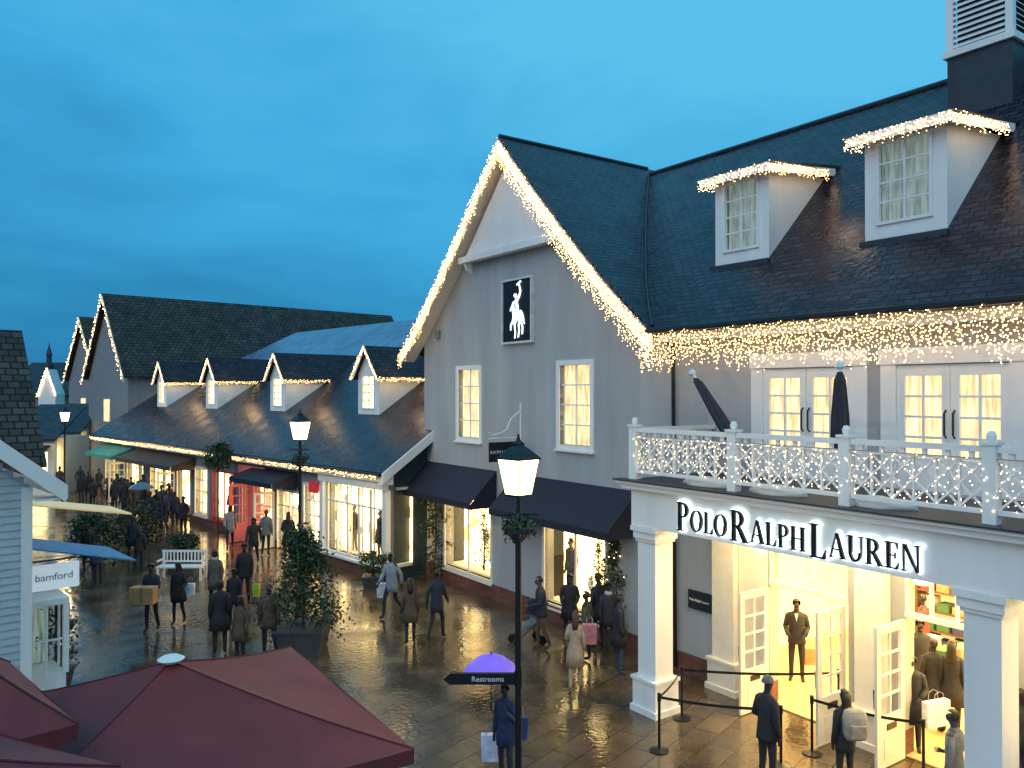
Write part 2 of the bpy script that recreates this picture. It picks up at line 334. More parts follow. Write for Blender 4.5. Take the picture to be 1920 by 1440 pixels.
for o in(f1,f2):
    xm=(o[0]+o[1])/2
    tr=MB().box(o[0]-.28,o[0]-.005,YF-.04,YF+.1,o[2],o[3]+.02).box(o[1]+.005,o[1]+.28,YF-.04,YF+.1,o[2],o[3]+.02).box(o[0]-.3,o[1]+.3,YF-.07,YF+.1,o[3]+.022,o[3]+.3)
    part(shop,'door_surround',tr,WHITE)
    for a,b in((o[0],xm-.01),(xm+.01,o[1])):
        d=MB(); fw=.13
        d.box(a,a+fw,YF,YF+.06,o[2],o[3]).box(b-fw,b,YF,YF+.06,o[2],o[3]).box(a+fw,b-fw,YF,YF+.06,o[3]-.18,o[3]).box(a+fw,b-fw,YF,YF+.06,o[2],o[2]+.55)
        c=(a+b)/2; d.box(c-.02,c+.02,YF+.01,YF+.05,o[2]+.55,o[3]-.18)
        for i in range(1,4): c=o[2]+.55+(o[3]-.18-o[2]-.55)*i/4; d.box(a+fw,b-fw,YF+.013,YF+.047,c-.02,c+.02)
        dd=part(shop,'balcony_door',d,WHITE)
        c=MB(); nn=24
        for i in range(nn):
            g=lambda i:(a+(b-a)*i/nn,YF+.14+.03*math.sin(i*1.3)); p,q=g(i),g(i+1); c.face([(p[0],p[1],o[2]),(q[0],q[1],o[2]),(q[0],q[1],o[3]),(p[0],p[1],o[3])])
        part(dd,'curtain',c,CURT)
        hx=b-.06 if a==o[0] else a+.06
        part(dd,'handle',MB().tube([(hx,YF-.0,5.45),(hx,YF-.06,5.5),(hx,YF-.06,5.85),(hx,YF,5.9)],.016,6),BLACK)
def display(par,o,mat=GOODS,nx=2,depth=.9,yb=YF,name='shop_window',fm=CREAM):
    w=window(par,*o,yb,nx,1,fw=.1,cur=None,mat=fm,name=name,mw=.06)
    x0,x1,z0,z1=o
    part(w,'display',MB().face([(x0-.3,yb+depth,z0-.1),(x1+.3,yb+depth,z0-.1),(x1+.3,yb+depth,z1+.1),(x0-.3,yb+depth,z1+.1)]),mat)
    part(w,'display_floor',MB().box(x0-.3,x1+.3,yb+.31,yb+depth,z0-.12,z0-.02),CREAM); part(w,'display_ceiling',MB().box(x0-.3,x1+.3,yb+.31,yb+depth,z1+.02,z1+.1),CREAM)
    return w
for o in(d1,d2): display(shop,o)
display(shop,e3)
def awning(par,x0,x1,yw,z1,proj,z0,mat=NAVY,val=.18,name='awning'):
    a=MB().slab((x0,yw-proj,z0),(x1,yw-proj,z0),(x1,yw-.01,z1),(x0,yw-.01,z1),.02)
    a.box(x0,x1,yw-proj-.012,yw-proj+.012,z0-val,z0-.022)
    for x in(x0,x1-.015): a.prismx([(yw-proj+.02,z0-val),(yw-.02,z0-val),(yw-.02,z1-.03),(yw-proj+.02,z0-.025)],x+.002,x+.013)
    return part(par,name,a,mat)
ax0=A.at(800,900,YF)[0]; ax1=A.at(932,900,YF)[0]; awning(shop,ax0,ax1,YF,3.85,.95,2.95)
ax2=A.at(968,900,YF)[0]; ax3=A.at(1195,900,YF)[0]; awning(shop,ax2,ax3,YF,3.85,.95,2.95)
def dormer_flat(x0,x1):
    yd=14.25; zb=zy(yd)-.02; zt=11.05; yb=ye+(zt-ze)/((zr-ze)/(yr-ye))
    d=part(shop,'dormer',MB().wall(x0,x1,zb,zt,yd,yd+.08,[(x0+.28,x1-.28,zb+.32,zt-.2)]).prismx([(yd+.08,zb),(yb,zt),(yd+.08,zt)],x0,x0+.06).prismx([(yd+.08,zb),(yb,zt),(yd+.08,zt)],x1-.06,x1),WHITE)
    part(d,'dormer_roof',MB().slab((x0-.22,yd-.25,zt+.0),(x1+.22,yd-.25,zt+.0),(x1+.22,yb+.3,zt+.3),(x0-.22,yb+.3,zt+.3),.06),LEAD)
    part(d,'dormer_fascia',MB().box(x0-.22,x1+.22,yd-.28,yd-.252,zt-.2,zt-.02).slab((x1+.2,yd-.25,zt-.06),(x1+.22,yd-.25,zt-.06),(x1+.22,yb+.1,zt+.2),(x1+.2,yb+.1,zt+.2),.17),WHITE)
    part(d,'flashing',MB().box(x0-.05,x1+.05,yd-.12,yd,zb-.14,zb-.0),LEAD)
    wx0,wx1,wz0,wz1=x0+.3,x1-.3,zb+.34,zt-.22
    f=MB(); f.box(wx0-.06,wx0,yd-.04,yd+.05,wz0-.06,wz1+.06).box(wx1,wx1+.06,yd-.04,yd+.05,wz0-.06,wz1+.06).box(wx0,wx1,yd-.04,yd+.05,wz1,wz1+.06).box(wx0,wx1,yd-.04,yd+.05,wz0-.06,wz0)
    xm=(wx0+wx1)/2; f.box(xm-.02,xm+.02,yd+.0,yd+.04,wz0,wz1)
    for i in(1,2,3): z=wz0+(wz1-wz0)*i/4; f.box(wx0,wx1,yd+.003,yd+.037,z-.015,z+.015)
    part(d,'dormer_window',f,WHITE)
    c=MB()
    for i in range(20):
        g=lambda i:(wx0-.05+(wx1-wx0+.1)*i/20,yd+.16+.03*math.sin(i*1.3)); p,q=g(i),g(i+1); c.face([(p[0],p[1],wz0-.1),(q[0],q[1],wz0-.1),(q[0],q[1],wz1+.1),(p[0],p[1],wz1+.1)])
    part(d,'dormer_curtain',c,CURT2)
    return x0,x1,yd,zt,yb
for i,(a,b) in enumerate(((-12.26,-10.8),(-8.61,-7.07))):
    x0,x1,yd,zt,yb=dormer_flat(a,b)
    curtain('short fringe of fairy lights round the roof edge of the '+('left' if i==0 else 'right')+' dormer above the balcony',A,[(x0-.24,yd+.3,zt+.04),(x0-.24,yd-.3,zt-.02),(x1+.25,yd-.3,zt-.02),(x1+.26,yb-.2,zt+.12)],(.16,.28),.045,.06,BULB,.0095,.02,keep=.9)
    point('dormer_string_glow',A,x1+.75,yd+.5,zt+.0,13,GOLD,.3)
cu=thing('roof_cupola','white louvred ventilation cupola on the slate roof ridge at upper right','cupola',(-7.7,18.0,12),A)
cx0,cx1,cy0,cy1=-8.5,-7.2,17.1,18.9; cz=13.2
part(cu,'base',MB().box(cx0+.02,cx1-.02,cy0+.02,cy1-.02,11.4,cz),LEAD)
lv=MB().box(cx0-.05,cx1+.05,cy0-.05,cy1+.05,cz,cz+.14)
for x in(cx0,cx1-.14):
    for y in(cy0,cy1-.14): lv.box(x,x+.14,y,y+.14,cz+.14,cz+1.8)
part(cu,'frame',lv,WHITE)
ls=MB()
for i in range(13):
    z=cz+.2+i*.12
    ls.slab((cx0+.14,cy0+.02,z),(cx1-.14,cy0+.02,z),(cx1-.14,cy0+.1,z+.09),(cx0+.14,cy0+.1,z+.09),.015)
    ls.slab((cx1-.02,cy0+.14,z),(cx1-.02,cy1-.14,z),(cx1-.1,cy1-.14,z+.09),(cx1-.1,cy0+.14,z+.09),.015)
part(cu,'louvres',ls,WHITE); part(cu,'core',MB().box(cx0+.16,cx1-.16,cy0+.16,cy1-.16,cz+.15,cz+1.8),LEAD)
part(cu,'cap',MB().lathe([(1.35,cz+1.8),(1.3,cz+1.9),(.1,cz+2.9),(.03,cz+3.4)],-7.85,18,4,rot=R(45)),LEAD)
# emblem sign
ex0,ez1=A.at(943,522,13.25); ex1,ez0=A.at(1000,643,13.25); ez1=(ez1+A.at(1000,520,13.25)[1])/2; ez0=(ez0+A.at(943,645,13.25)[1])/2
sg=thing('emblem_sign','black and white illuminated wall sign with a mounted polo player, high on the gable','sign',((ex0+ex1)/2,13.25,ez0),A)
part(sg,'frame',MB().wall(ex0,ex1,ez0,ez1,13.18,13.295,[(ex0+.06,ex1-.06,ez0+.06,ez1-.06)]),M('sign_frame',(.6,.62,.6),.4))
part(sg,'panel',MB().box(ex0+.06,ex1-.06,13.22,13.295,ez0+.06,ez1-.06),BLACK)
em=MB(); ew=ex1-ex0; eh=ez1-ez0; k_=[0]
def ep(*pts):
    y=13.2-.0015*k_[0]; k_[0]+=1
    P=[(ex0+ew*(.20+.62*a),ez0+eh*(.06+.88*b)) for a,b in pts]
    ar=sum(P[i][0]*P[(i+1)%len(P)][1]-P[(i+1)%len(P)][0]*P[i][1] for i in range(len(P)))
    em.prism(P if ar>0 else P[::-1],y,13.219)
ep((.30,.38),(.40,.335),(.54,.33),(.68,.35),(.77,.40),(.78,.47),(.70,.505),(.54,.48),(.42,.49),(.32,.50),(.27,.44))
ep((.28,.42),(.40,.49),(.37,.56),(.31,.63),(.29,.665),(.265,.635),(.20,.585),(.13,.53),(.15,.50),(.21,.515),(.25,.535))
ep((.29,.41),(.36,.37),(.32,.29),(.20,.25),(.19,.17),(.15,.165),(.15,.27),(.24,.32))
ep((.36,.36),(.43,.34),(.41,.22),(.44,.12),(.42,.03),(.37,.02),(.40,.12),(.36,.22))
ep((.60,.35),(.69,.36),(.63,.24),(.65,.15),(.60,.04),(.55,.03),(.60,.15),(.57,.25))
ep((.67,.38),(.77,.42),(.76,.30),(.83,.21),(.81,.09),(.76,.08),(.78,.20),(.70,.29))
ep((.76,.47),(.80,.45),(.86,.37),(.90,.25),(.84,.30),(.79,.39))
ep((.49,.48),(.59,.48),(.58,.56),(.52,.68),(.45,.71),(.41,.67),(.46,.58))
ep((.46,.53),(.54,.53),(.51,.45),(.46,.36),(.47,.29),(.41,.30),(.42,.37),(.45,.45))
ep(*[(.425+.048*math.cos(t*.7854),.755+.030*math.sin(t*.7854)) for t in range(8)])
ep((.35,.758),(.375,.79),(.43,.803),(.48,.79),(.50,.758))
ep((.50,.70),(.54,.66),(.66,.74),(.72,.83),(.69,.84),(.62,.77))
ep((.685,.82),(.72,.83),(.62,.985),(.595,.98)); ep((.50,.955),(.52,.935),(.72,.99),(.70,1.01))
ep((.44,.68),(.42,.65),(.31,.60),(.29,.62),(.36,.66))
part(sg,'emblem',em,E('emblem_white',(.85,.97,1),1.6))
hx,hz=A.at(972,850,13.2)
hs=thing('hanging_sign','small dark hanging sign on a scrolled white wall bracket behind the lamp','sign',(hx,13.2,4.2),A)
part(hs,'bracket',MB().tube([(hx,13.28,5.9),(hx,13.28,4.8)],.028).tube([(hx,13.28,4.9),(hx,12.2,4.9)],.022).tube([(hx,13.25,5.65),(hx,12.95,5.45),(hx,12.8,5.15),(hx,12.6,5.05),(hx,12.3,5.0),(hx,12.2,5.08)],.022),WHITE)
part(hs,'board',MB().box(hx-.02,hx+.02,12.2,13.1,4.25,4.8),BLACK)
text(hs,'RALPH LAUREN',.12,hx+.022,12.65,4.52,WHITE,(90,0,90))
qx0,qz=A.at(1291,1120,13.28); qx1,_=A.at(1334,1120,13.28)
pq=thing('wall_plaque','small navy plaque with white lettering on the wall left of the entrance','sign',(qx0,13.28,qz-.2),A)
part(pq,'board',MB().box(qx0,qx1,13.25,13.295,qz-.2,qz+.2),NAVY); text(pq,'Polo Ralph Lauren',(qx1-qx0)*.115,(qx0+qx1)/2,13.245,qz,WHITE)
vp=[(AX-dx,12.66,z-.05) for dx,z in reversed(prof)]; vq=[(AX+dx,12.66,z-.05) for dx,z in prof]
curtain('band of warm fairy lights along the left slope of the big gable',A,vp,(.4,.75),.06,.075,BULB,.0115,.03,keep=.8)
curtain('band of warm fairy lights along the right slope of the big gable',A,vq,(.5,.85),.045,.06,BULB,.0105,.03,keep=.85)
curtain('long curtain of fairy lights hanging below the main eave above the balcony',A,[(-13.1,12.66,7.5),(-1,12.66,7.5)],(.52,.86),.036,.058,BULB,.0094,.035,keep=.85,wave=.08)
# ---------------------------------------------------------------- porch and balcony
PX0,PX1,PY=-11.55,-1.5,10.95
po=part(shop,'porch_canopy',MB().box(PX0,PX1,PY,PY+.38,3.6,4.32).box(PX0,PX0+.38,PY+.38,13.29,3.6,4.32).box(PX0+.38,PX1,PY+.38,13.29,4.0,4.3),WHITE)
part(po,'cornice',MB().box(PX0-.14,PX1,PY-.14,PY+.3,4.322,4.42).box(PX0-.22,PX1,PY-.22,PY+.3,4.422,4.47).box(PX0-.14,PX0+.3,PY+.3,13.29,4.322,4.42).box(PX0-.22,PX0+.3,PY+.3,13.29,4.422,4.47),WHITE)
part(po,'balcony_deck',MB().box(PX0+.0,PX1,PY+.0,13.28,4.472,4.5).box(PX0-.26,PX1,PY-.26,PY,4.472,4.5),LEAD)
def column(x,y,name='column'):
    c=MB()
    for h0,h1,w in((0,.12,.35),(.12,.62,.31),(.62,.68,.34),(.68,3.3,.235),(3.3,3.36,.27),(3.36,3.5,.3),(3.5,3.598,.34)): c.box(x-w,x+w,y-w,y+w,h0,h1)
    return part(shop,name,c,WHITE)
column(-11.2,11.25); column(-5.05,11.25)
for x in(-11.1,-7.87,-4.9):
    c=MB()
    for h0,h1,w,d in((0,.12,.4,.3),(.12,.6,.36,.26),(.6,.66,.39,.29),(.66,3.7,.28,.2),(3.7,3.98,.36,.28)): c.box(x-w,x+w,13.29-d,13.29,h0,h1)
    part(shop,'pilaster',c,CREAM)
part(shop,'entrance_panel',MB().box(-10.8,-10.12,13.24,13.29,.46,3.98),CREAM); part(shop,'entrance_panel',MB().box(-10.1,-8.4,13.24,13.29,3.22,3.98),CREAM); part(shop,'entrance_panel',MB().box(-7.4,-5.6,13.24,13.29,3.22,3.98),CREAM)
bal=thing('balcony_railing','white lattice balcony balustrade wrapped in fairy lights above the shop entrance','railing',(-8,PY,4.5),A)
posts=[-11.5]+[A.at(p,800,PY)[0] for p in(1372,1583,1855)]+[-2.2]
def rpost(x,y):
    part(bal,'post',MB().box(x-.085,x+.085,y-.085,y+.085,4.5,5.52).box(x-.11,x+.11,y-.11,y+.11,5.52,5.56).lathe([(.04,5.56),(.06,5.6),(.062,5.64),(.04,5.69),(.01,5.7)],x,y,10),WHITE)
for x in posts: rpost(x,PY+.05)
for a,b in zip(posts,posts[1:]):
    r=MB().box(a+.09,b-.09,PY,PY+.1,5.42,5.5).box(a+.09,b-.09,PY+.01,PY+.09,5.3,5.34).box(a+.09,b-.09,PY+.01,PY+.09,4.62,4.68)
    a1,b1=a+.09,b-.09; n=max(2,round((b1-a1)/.3)); cw=(b1-a1)/n; z0,z1=4.68,5.3; t_=.02
    for i in range(n):
        x0=a1+i*cw; x1=x0+cw; zm=(z0+z1)/2
        for q0,q1 in((z0,zm),(zm,z1)):
            r.prism([(x0,q0),(x0+t_,q0),(x1,q1-t_*1.0),(x1,q1),(x1-t_,q1),(x0,q0+t_)],PY+.028,PY+.048)
            r.prism([(x1,q0),(x1,q0+t_),(x0+t_,q1),(x0,q1),(x0,q1-t_),(x1-t_,q0)],PY+.052,PY+.072)
        if i: r.box(x0-.014,x0+.014,PY+.026,PY+.074,z0,z1)
    for i in range(n): 
        x=a1+cw*(i+.5); r.box(x-.03,x+.03,PY+.03,PY+.07,5.34,5.42)
    part(bal,'rail_panel',r,WHITE)
r=MB().box(-11.55,-11.45,PY+.14,13.28,5.42,5.5).box(-11.54,-11.46,PY+.14,13.28,4.62,4.68)
for i in range(1,16): y=PY+.14+i*.14; r.box(-11.52,-11.48,y-.02,y+.02,4.68,5.42)
part(bal,'rail_panel',r,WHITE)
curtain('strings of pale fairy lights woven through the white balcony railing',A,[(-11.45,PY-.02,5.34),(-2.3,PY-.02,5.34)],(.6,.7),.085,.085,BULB2,.0085,.035,keep=.8)
# sign lettering
sx0,_=A.at(1268,960,PY-.1); sx1,_=A.at(1728,1020,PY-.1)
sn=thing('shopfront_sign','backlit black serif shop name lettering across the porch beam','sign',(sx0,PY,3.7),A)
word=[('P',1),('O',.72),('L',.72),('O',.72),(' ',.3),('R',1),('A',.72),('L',.72),('P',.72),('H',.72),(' ',.3),('L',1.0),('A',.72),('U',.72),('R',.72),('E',.72),('N',.72)]
tot=0; lay=[]
for c,s in word:
    if c==' ': tot+=.12; continue
    P,wd=serif(c); lay.append((c,s,tot,P)); tot+=(wd+.09)*s
HT=.52; sc=(sx1-sx0)/tot/HT
for c,s,x,P in lay:
    zb=3.68+(0.0 if s==1 else .035); m1=MB(); m2=MB()
    if c=='L' and s==1: zb-=.02
    for i,p in enumerate(P):
        q=[(sx0+(x+a*s)*sc*HT,zb+b*s*HT*1.0) for a,b in p]
        ar=sum(q[j][0]*q[(j+1)%len(q)][1]-q[(j+1)%len(q)][0]*q[j][1] for j in range(len(q)))
        if ar<0:q=q[::-1]
        m1.prism(q,PY-.1-.0006*i,PY-.06)
        cx=sum(a for a,b in q)/len(q); cz_=sum(b for a,b in q)/len(q)
        g2=[]
        for a,b in q:
            dx,dz=a-cx,b-cz_; l=math.hypot(dx,dz) or 1; g2.append((a+dx/l*.032,b+dz/l*.028))
        m2.prism(g2,PY-.045-.0006*i,PY-.02)
    L_=part(sn,'letter',m1,BLACK); part(L_,'halo_glow',m2,HALO)  # enlarged bright copy of each letter stands for its halo of light
def leaf(hx):
    d=MB(); w=.84; z1=2.35; bx=d.box
    a0,a1=13.22-w,13.22; x0,x1=hx-.025,hx+.025
    bx(x0,x1,a0,a0+.12,.02,z1); bx(x0,x1,a1-.12,a1,.02,z1); bx(x0,x1,a0+.12,a1-.12,z1-.14,z1); bx(x0,x1,a0+.12,a1-.12,.02,.85)
    bx(x0+.01,x1-.01,(a0+a1)/2-.018,(a0+a1)/2+.018,.85,z1-.14)
    for i in(1,2,3): z=.85+(z1-.99)*i/4; bx(x0+.012,x1-.012,a0+.12,a1-.12,z-.018,z+.018)
    bx(x0-.008,x1+.008,a0+.2,a1-.2,.16,.5)
    t=part(shop,'entrance_door',d,CREAM)
    part(t,'pane',MB().face([(hx,a0+.12,.85),(hx,a1-.12,.85),(hx,a1-.12,z1-.14),(hx,a0+.12,z1-.14)]),GLASS)
    part(t,'letter_plate',MB().box(x0-.015,x1+.015,a0+.28,a1-.28,.62,.72),BLACK)
    part(t,'handle',MB().tube([(hx-.06,a0+.06,1.0),(hx-.07,a0+.06,1.3)],.014,6),BLACK)
for h in(-10.08,-8.42,-7.33,-5.67): leaf(h)
for o in(e1,e2):
    tb=MB().box(o[0],o[1],YF,YF+.1,2.38,2.46).box(o[0],o[1],YF,YF+.1,3.12,3.2)
    for i in range(0,5): x=o[0]+(o[1]-o[0]-.04)*i/4; tb.box(x,x+.04,YF+.01,YF+.09,2.46,3.12)
    part(shop,'transom_window',tb,CREAM)
INW=M('interior_cream_glow',(.8,.66,.4),.7,em=1.0,ec=(1,.72,.28))  # walls emit warm light themselves, standing for lamplight on cream
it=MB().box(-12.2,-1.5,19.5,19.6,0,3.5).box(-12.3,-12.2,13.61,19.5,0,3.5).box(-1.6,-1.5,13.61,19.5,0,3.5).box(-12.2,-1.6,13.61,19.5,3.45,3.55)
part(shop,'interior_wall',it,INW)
part(shop,'interior_floor',MB().box(-12.2,-1.6,13.31,19.5,.005,.03),M('oak_floor',(.5,.36,.18),.35))
WARM=(1,.72,.30)
area('shop_ceiling_light',A,-6.8,16.2,3.4,8,4,1600,WARM)
area('porch_ceiling_light',A,-7.2,12.3,3.95,7,1,300,(1,.76,.38))
WALNUT=M('shelf_wood',(.12,.06,.03),.5)
cl=[M('cloth',c,.9) for c in ((.03,.04,.12),(.5,.05,.04),(.6,.55,.45),(.05,.12,.06),(.3,.2,.1))]
for i,(x,y) in enumerate(((-9.2,19.2),(-6.4,19.2),(-3.8,19.2))):
    sh=thing('display_shelf',['tall clothes shelf at the back of the shop seen through the left doorway','tall clothes shelf at the back of the shop behind the middle pilaster','tall clothes shelf at the back of the shop seen through the right doorway'][i],'shelf',(x,y,.03),A)
    f=MB().box(x-1,x-.94,y-.3,y+.2,.03,2.5).box(x+.94,x+1,y-.3,y+.2,.03,2.5)
    for k in range(6): f.box(x-.94,x+.94,y-.29,y+.19,.1+k*.46,.14+k*.46)
    part(sh,'frame',f,WALNUT)
    for k in range(5):
        for j in range(5): xx=x-.86+j*.36; part(sh,'folded_clothes',MB().box(xx,xx+.28,y-.26,y+.1,.142+k*.46,.142+k*.46+random.uniform(.12,.36)),random.choice(cl))
tb=thing('display_table','low table stacked with folded clothes just inside the left shop doorway','table',(-8.6,16.6,.03),A)
part(tb,'tabletop',MB().box(-9.5,-7.8,16.1,17.1,.8,.86),WALNUT)
for x in(-9.4,-7.96):
    for y in(16.15,16.98): part(tb,'leg',MB().tube([(x,y,.03),(x,y,.8)],[.03,.045],8),WALNUT)
for j in range(5): part(tb,'folded_clothes',MB().box(-9.4+j*.32,-9.15+j*.32,16.3,16.8,.862,.95+random.random()*.2),cl[j])
def lantern_mb(x,y,z,w,h,n=6):
    g=MB().lathe([(w*.32,z),(w*.5,z+h*.72)],x,y,n); f=MB()
    for k in range(n):
        a=2*math.pi*k/n; f.tube([(x+w*.33*math.cos(a),y+w*.33*math.sin(a),z),(x+w*.51*math.cos(a),y+w*.51*math.sin(a),z+h*.72)],.007,5)
    f.lathe([(w*.34,z-.03),(w*.34,z),],x,y,n)
    f.lathe([(w*.57,z+h*.72),(w*.55,z+h*.75),(w*.28,z+h*.93),(w*.15,z+h),(w*.15,z+h*1.05),(w*.05,z+h*1.12),(w*.02,z+h*1.25)],x,y,n)
    return g,f
PL=E('porch_lamp',(1,.85,.5),8)
for i,(p,py) in enumerate(((1425,1040),(1725,1085))):
    x,z=A.at(p,py,12.3); z=3.25
    l=thing('hanging_lantern','glowing lantern hanging under the porch in front of the '+('left' if i==0 else 'right')+' doorway','lantern',(x,12.3,3.2),A)
    g,f=lantern_mb(x,12.3,z,.36,.42); part(l,'glass',g,PL); part(l,'frame',f,CREAM); part(l,'chain',MB().tube([(x,12.3,z+.45),(x,12.3,4.0)],.01,5),BLACK)
def closed_parasol(label,x,y,z,ln,lean):
    t=thing('closed_parasol',label,'parasol',(x,y,z),A)
    P=lambda h:(x-lean[0]*h,y+lean[1]*h,z+h)
    part(t,'pole',MB().tube([P(0),P(ln)],.025,8),WHITE)
    n=12; rings=[]
    for h,r in((.75,.05),(.8,.12),(1.3,.11),(1.9,.07),(ln-.12,.03)):
        c=P(h); rings.append([(c[0]+r*(1+.3*(k%2))*math.cos(6.283*k/n),c[1]+r*(1+.3*(k%2))*math.sin(6.283*k/n),c[2]) for k in range(n)])
    part(t,'canopy',MB().loft(rings),NAVY)
    c=P(ln); part(t,'finial',MB().lathe([(.03,c[2]-.08),(.075,c[2]-.04),(.06,c[2]+.03),(.01,c[2]+.05)],c[0],c[1],10),M('finial_blue',(.5,.68,.78),.4))
x,z=A.at(1575,905,11.9); closed_parasol('upright furled black parasol on the balcony in front of the french doors',x,11.9,4.5,2.15,(0,0))
x,z=A.at(1425,905,12.1); closed_parasol('leaning furled black parasol at the left end of the balcony',x,12.1,4.5,2.1,(.78,0))
for i,p in enumerate((1340,1470,1660)):
    x,z=A.at(p,905,11.5); m=MB(); n=10
    rings=[[(x+(r*.5*(1+.25*math.sin(k*2.3+i)))*math.cos(6.283*k/n),11.3+r*.25*(1+.2*math.cos(k*1.7))*math.sin(6.283*k/n),4.5+h) for k in range(n)] for r,h in((1,0),(.95,.06),(.6,.13),(.15,.16))]
    solo('folded_cover',m.loft(rings),WHITE,['crumpled white cover on the balcony floor by the leaning parasol','crumpled white cover on the balcony floor in the middle','crumpled white cover on the balcony floor right of the upright parasol'][i],'cover',(x,11.3,4.5),A,smooth=True)
# ================================================================ LOW ROW
row=thing('low_shop_row','long low row of lit shops with dark slate roof and four small dormers','building',(-37,14.85,0),B)
RY=14.85; RX0,RX1=-53,-22.0
def rop(l,r,z0,z1): return (B.at(l,900,RY)[0],B.at(r,900,RY)[0],z0,z1)
units=[rop(618,722,.55,2.95),rop(572,604,.5,2.7),rop(522,562,.02,2.3),rop(478,512,.5,2.6),rop(456,474,.02,2.3),rop(400,440,.5,2.6),rop(368,390,.5,2.6),rop(334,358,.02,2.4),rop(284,322,.5,2.5),rop(240,270,.5,2.5),rop(200,226,.5,2.5)]
m_=.64; ry0,rz0=14.4,3.6; rzy=lambda y:rz0+(y-ry0)*m_; RYR=20.5
wl=MB().wall(RX0,RX1,.35,3.7,RY,RY+.25,units); wl.box(RX0,RX0+.3,RY+.25,21,0,4).box(RX0,RX1,20.8,21,0,7.0)
part(row,'wall',wl,GREY2)
part(row,'end_wall',MB().prismx([(RY+.26,0),(20.79,0),(20.79,7.2),(20.4,7.2),(RY+.26,3.8)],RX1-.3,RX1),TEAL)
part(row,'brick_plinth',MB().wall(RX0,RX1+.02,0,.35,RY-.05,RY+.2,units),BRICK)
rr=MB().slab((RX0-.4,ry0,rz0),(RX1+.35,ry0,rz0),(RX1+.35,RYR,rzy(RYR)),(RX0-.4,RYR,rzy(RYR)),.1)
rr.slab((RX1+.35,21.1,rzy(RYR)-.35),(RX0-.4,21.1,rzy(RYR)-.35),(RX0-.4,RYR,rzy(RYR)),(RX1+.35,RYR,rzy(RYR)),.1)
rro=part(row,'roof',rr,SLATE)
part(row,'bargeboard',MB().slab((RX1+.355,ry0-.02,rz0-.02),(RX1+.42,ry0-.02,rz0-.02),(RX1+.42,RYR,rzy(RYR)-.0),(RX1+.355,RYR,rzy(RYR)),.34).box(RX1+.1,RX1+.35,ry0+.02,RY-.01,3.2,3.5),WHITE)
part(row,'gutter',MB().tube([(RX0,ry0-.06,3.52),(RX1+.3,ry0-.06,3.52)],.06,8),BLACK)
part(row,'fascia',MB().box(RX0,RX1+.1,ry0+.05,RY-.01,3.28,3.48),CREAM)
for i,s2 in enumerate((25.9,33.5,41.0,48.3)):
    a,b=-s2-1.5,-s2; y=17.1; zb=rzy(y)-.02; zt=6.9; ap=8.0; xm=(a+b)/2; yb=ry0+(zt-rz0)/m_; yap=ry0+(ap-rz0)/m_
    d=part(row,'dormer',MB().wall(a,b,zb,zt,y,y+.06,[(a+.33,b-.33,zb+.25,zt-.08)]).prism([(a,zt+.001),(b,zt+.001),(xm,ap-.08)],y,y+.06).prismx([(y+.06,zb),(yb,zt),(y+.06,zt)],a,a+.05).prismx([(y+.06,zb),(yb,zt),(y+.06,zt)],b-.05,b),WHITE)
    dr=MB()
    for s in(-1,1): 
        q=[(xm+s*.95,y-.2,zt-.15),(xm+s*.95,yb+.2,zt-.15),(xm,yap+.1,ap),(xm,y-.2,ap)]; dr.slab(*q,.06)
    part(d,'dormer_roof',dr,SLATE)
    part(d,'dormer_bargeboard',MB().prism([(xm-.95,zt-.2),(xm-.8,zt-.2),(xm,ap-.2),(xm,ap-.02)],y-.24,y-.2).prism([(xm,ap-.02),(xm,ap-.2),(xm+.8,zt-.2),(xm+.95,zt-.2)],y-.24,y-.2),CREAM)
    f=MB(); x0,x1,z0,z1=a+.35,b-.35,zb+.27,zt-.1; f.box((x0+x1)/2-.025,(x0+x1)/2+.025,y+.01,y+.04,z0,z1)
    for k in(1,2,3): z=z0+(z1-z0)*k/4; f.box(x0,x1,y+.013,y+.037,z-.018,z+.018)
    f.wall(x0-.05,x1+.05,z0-.05,z1+.05,y-.03,y+.03,[(x0,x1,z0,z1)])
    part(d,'dormer_window',f,WHITE); part(d,'dormer_curtain',MB().face([(x0-.1,y+.12,z0-.1),(x1+.1,y+.12,z0-.1),(x1+.1,y+.12,z1+.05),(x0-.1,y+.12,z1+.05)]),CURTB)
    nm=['nearest','second nearest','third nearest','farthest'][i]
    curtain('fairy lights outlining the %s small dormer of the low row'%nm,B,[(xm-.97,y-.26,zt-.15),(xm,y-.26,ap+.0),(xm+.97,y-.26,zt-.15),(xm+1.0,yb,zt-.13)],(.08,.18),.07,.065,BULB,.015,.02)
    point('dormer_string_glow',B,xm+1.5,y+.35,zt+.15,26,GOLD,.35)
curtain('long string of fairy lights along the eave of the low shop row',B,[(RX0,ry0-.15,3.5),(RX1+.3,ry0-.15,3.5)],(.04,.16),.08,.08,BULB,.015,.02)
fm=[WHITE,WHITE,WHITE,PINK,PINK,REDP,CREAM,CREAM,CREAM,CREAM,CREAM]; gm=[GOODS,GOODS,GOODS,GOODSR,GOODSR,GOODSR,GOODS,GOODS,GOODS,GOODS,GOODS]
for i,u in enumerate(units):
    nx=[5,2,2,2,1,2,2,1,3,2,2][i]
    display(row,u,gm[i],nx,.9,RY,'shop_door' if i in(2,4,7) else 'shop_window',fm[i])
u=units[0]; part(row,'shop_front',MB().box(u[0]-.3,u[1]+.3,RY-.3,RY-.05,3.0,3.27).box(u[0]-.35,u[0]-.12,RY-.2,RY-.01,.35,2.99).box(u[1]+.12,u[1]+.35,RY-.2,RY-.01,.35,2.99).box(u[0]-.12,u[1]+.12,RY-.16,RY-.05,.36,.44),WHITE)
mm=MB()
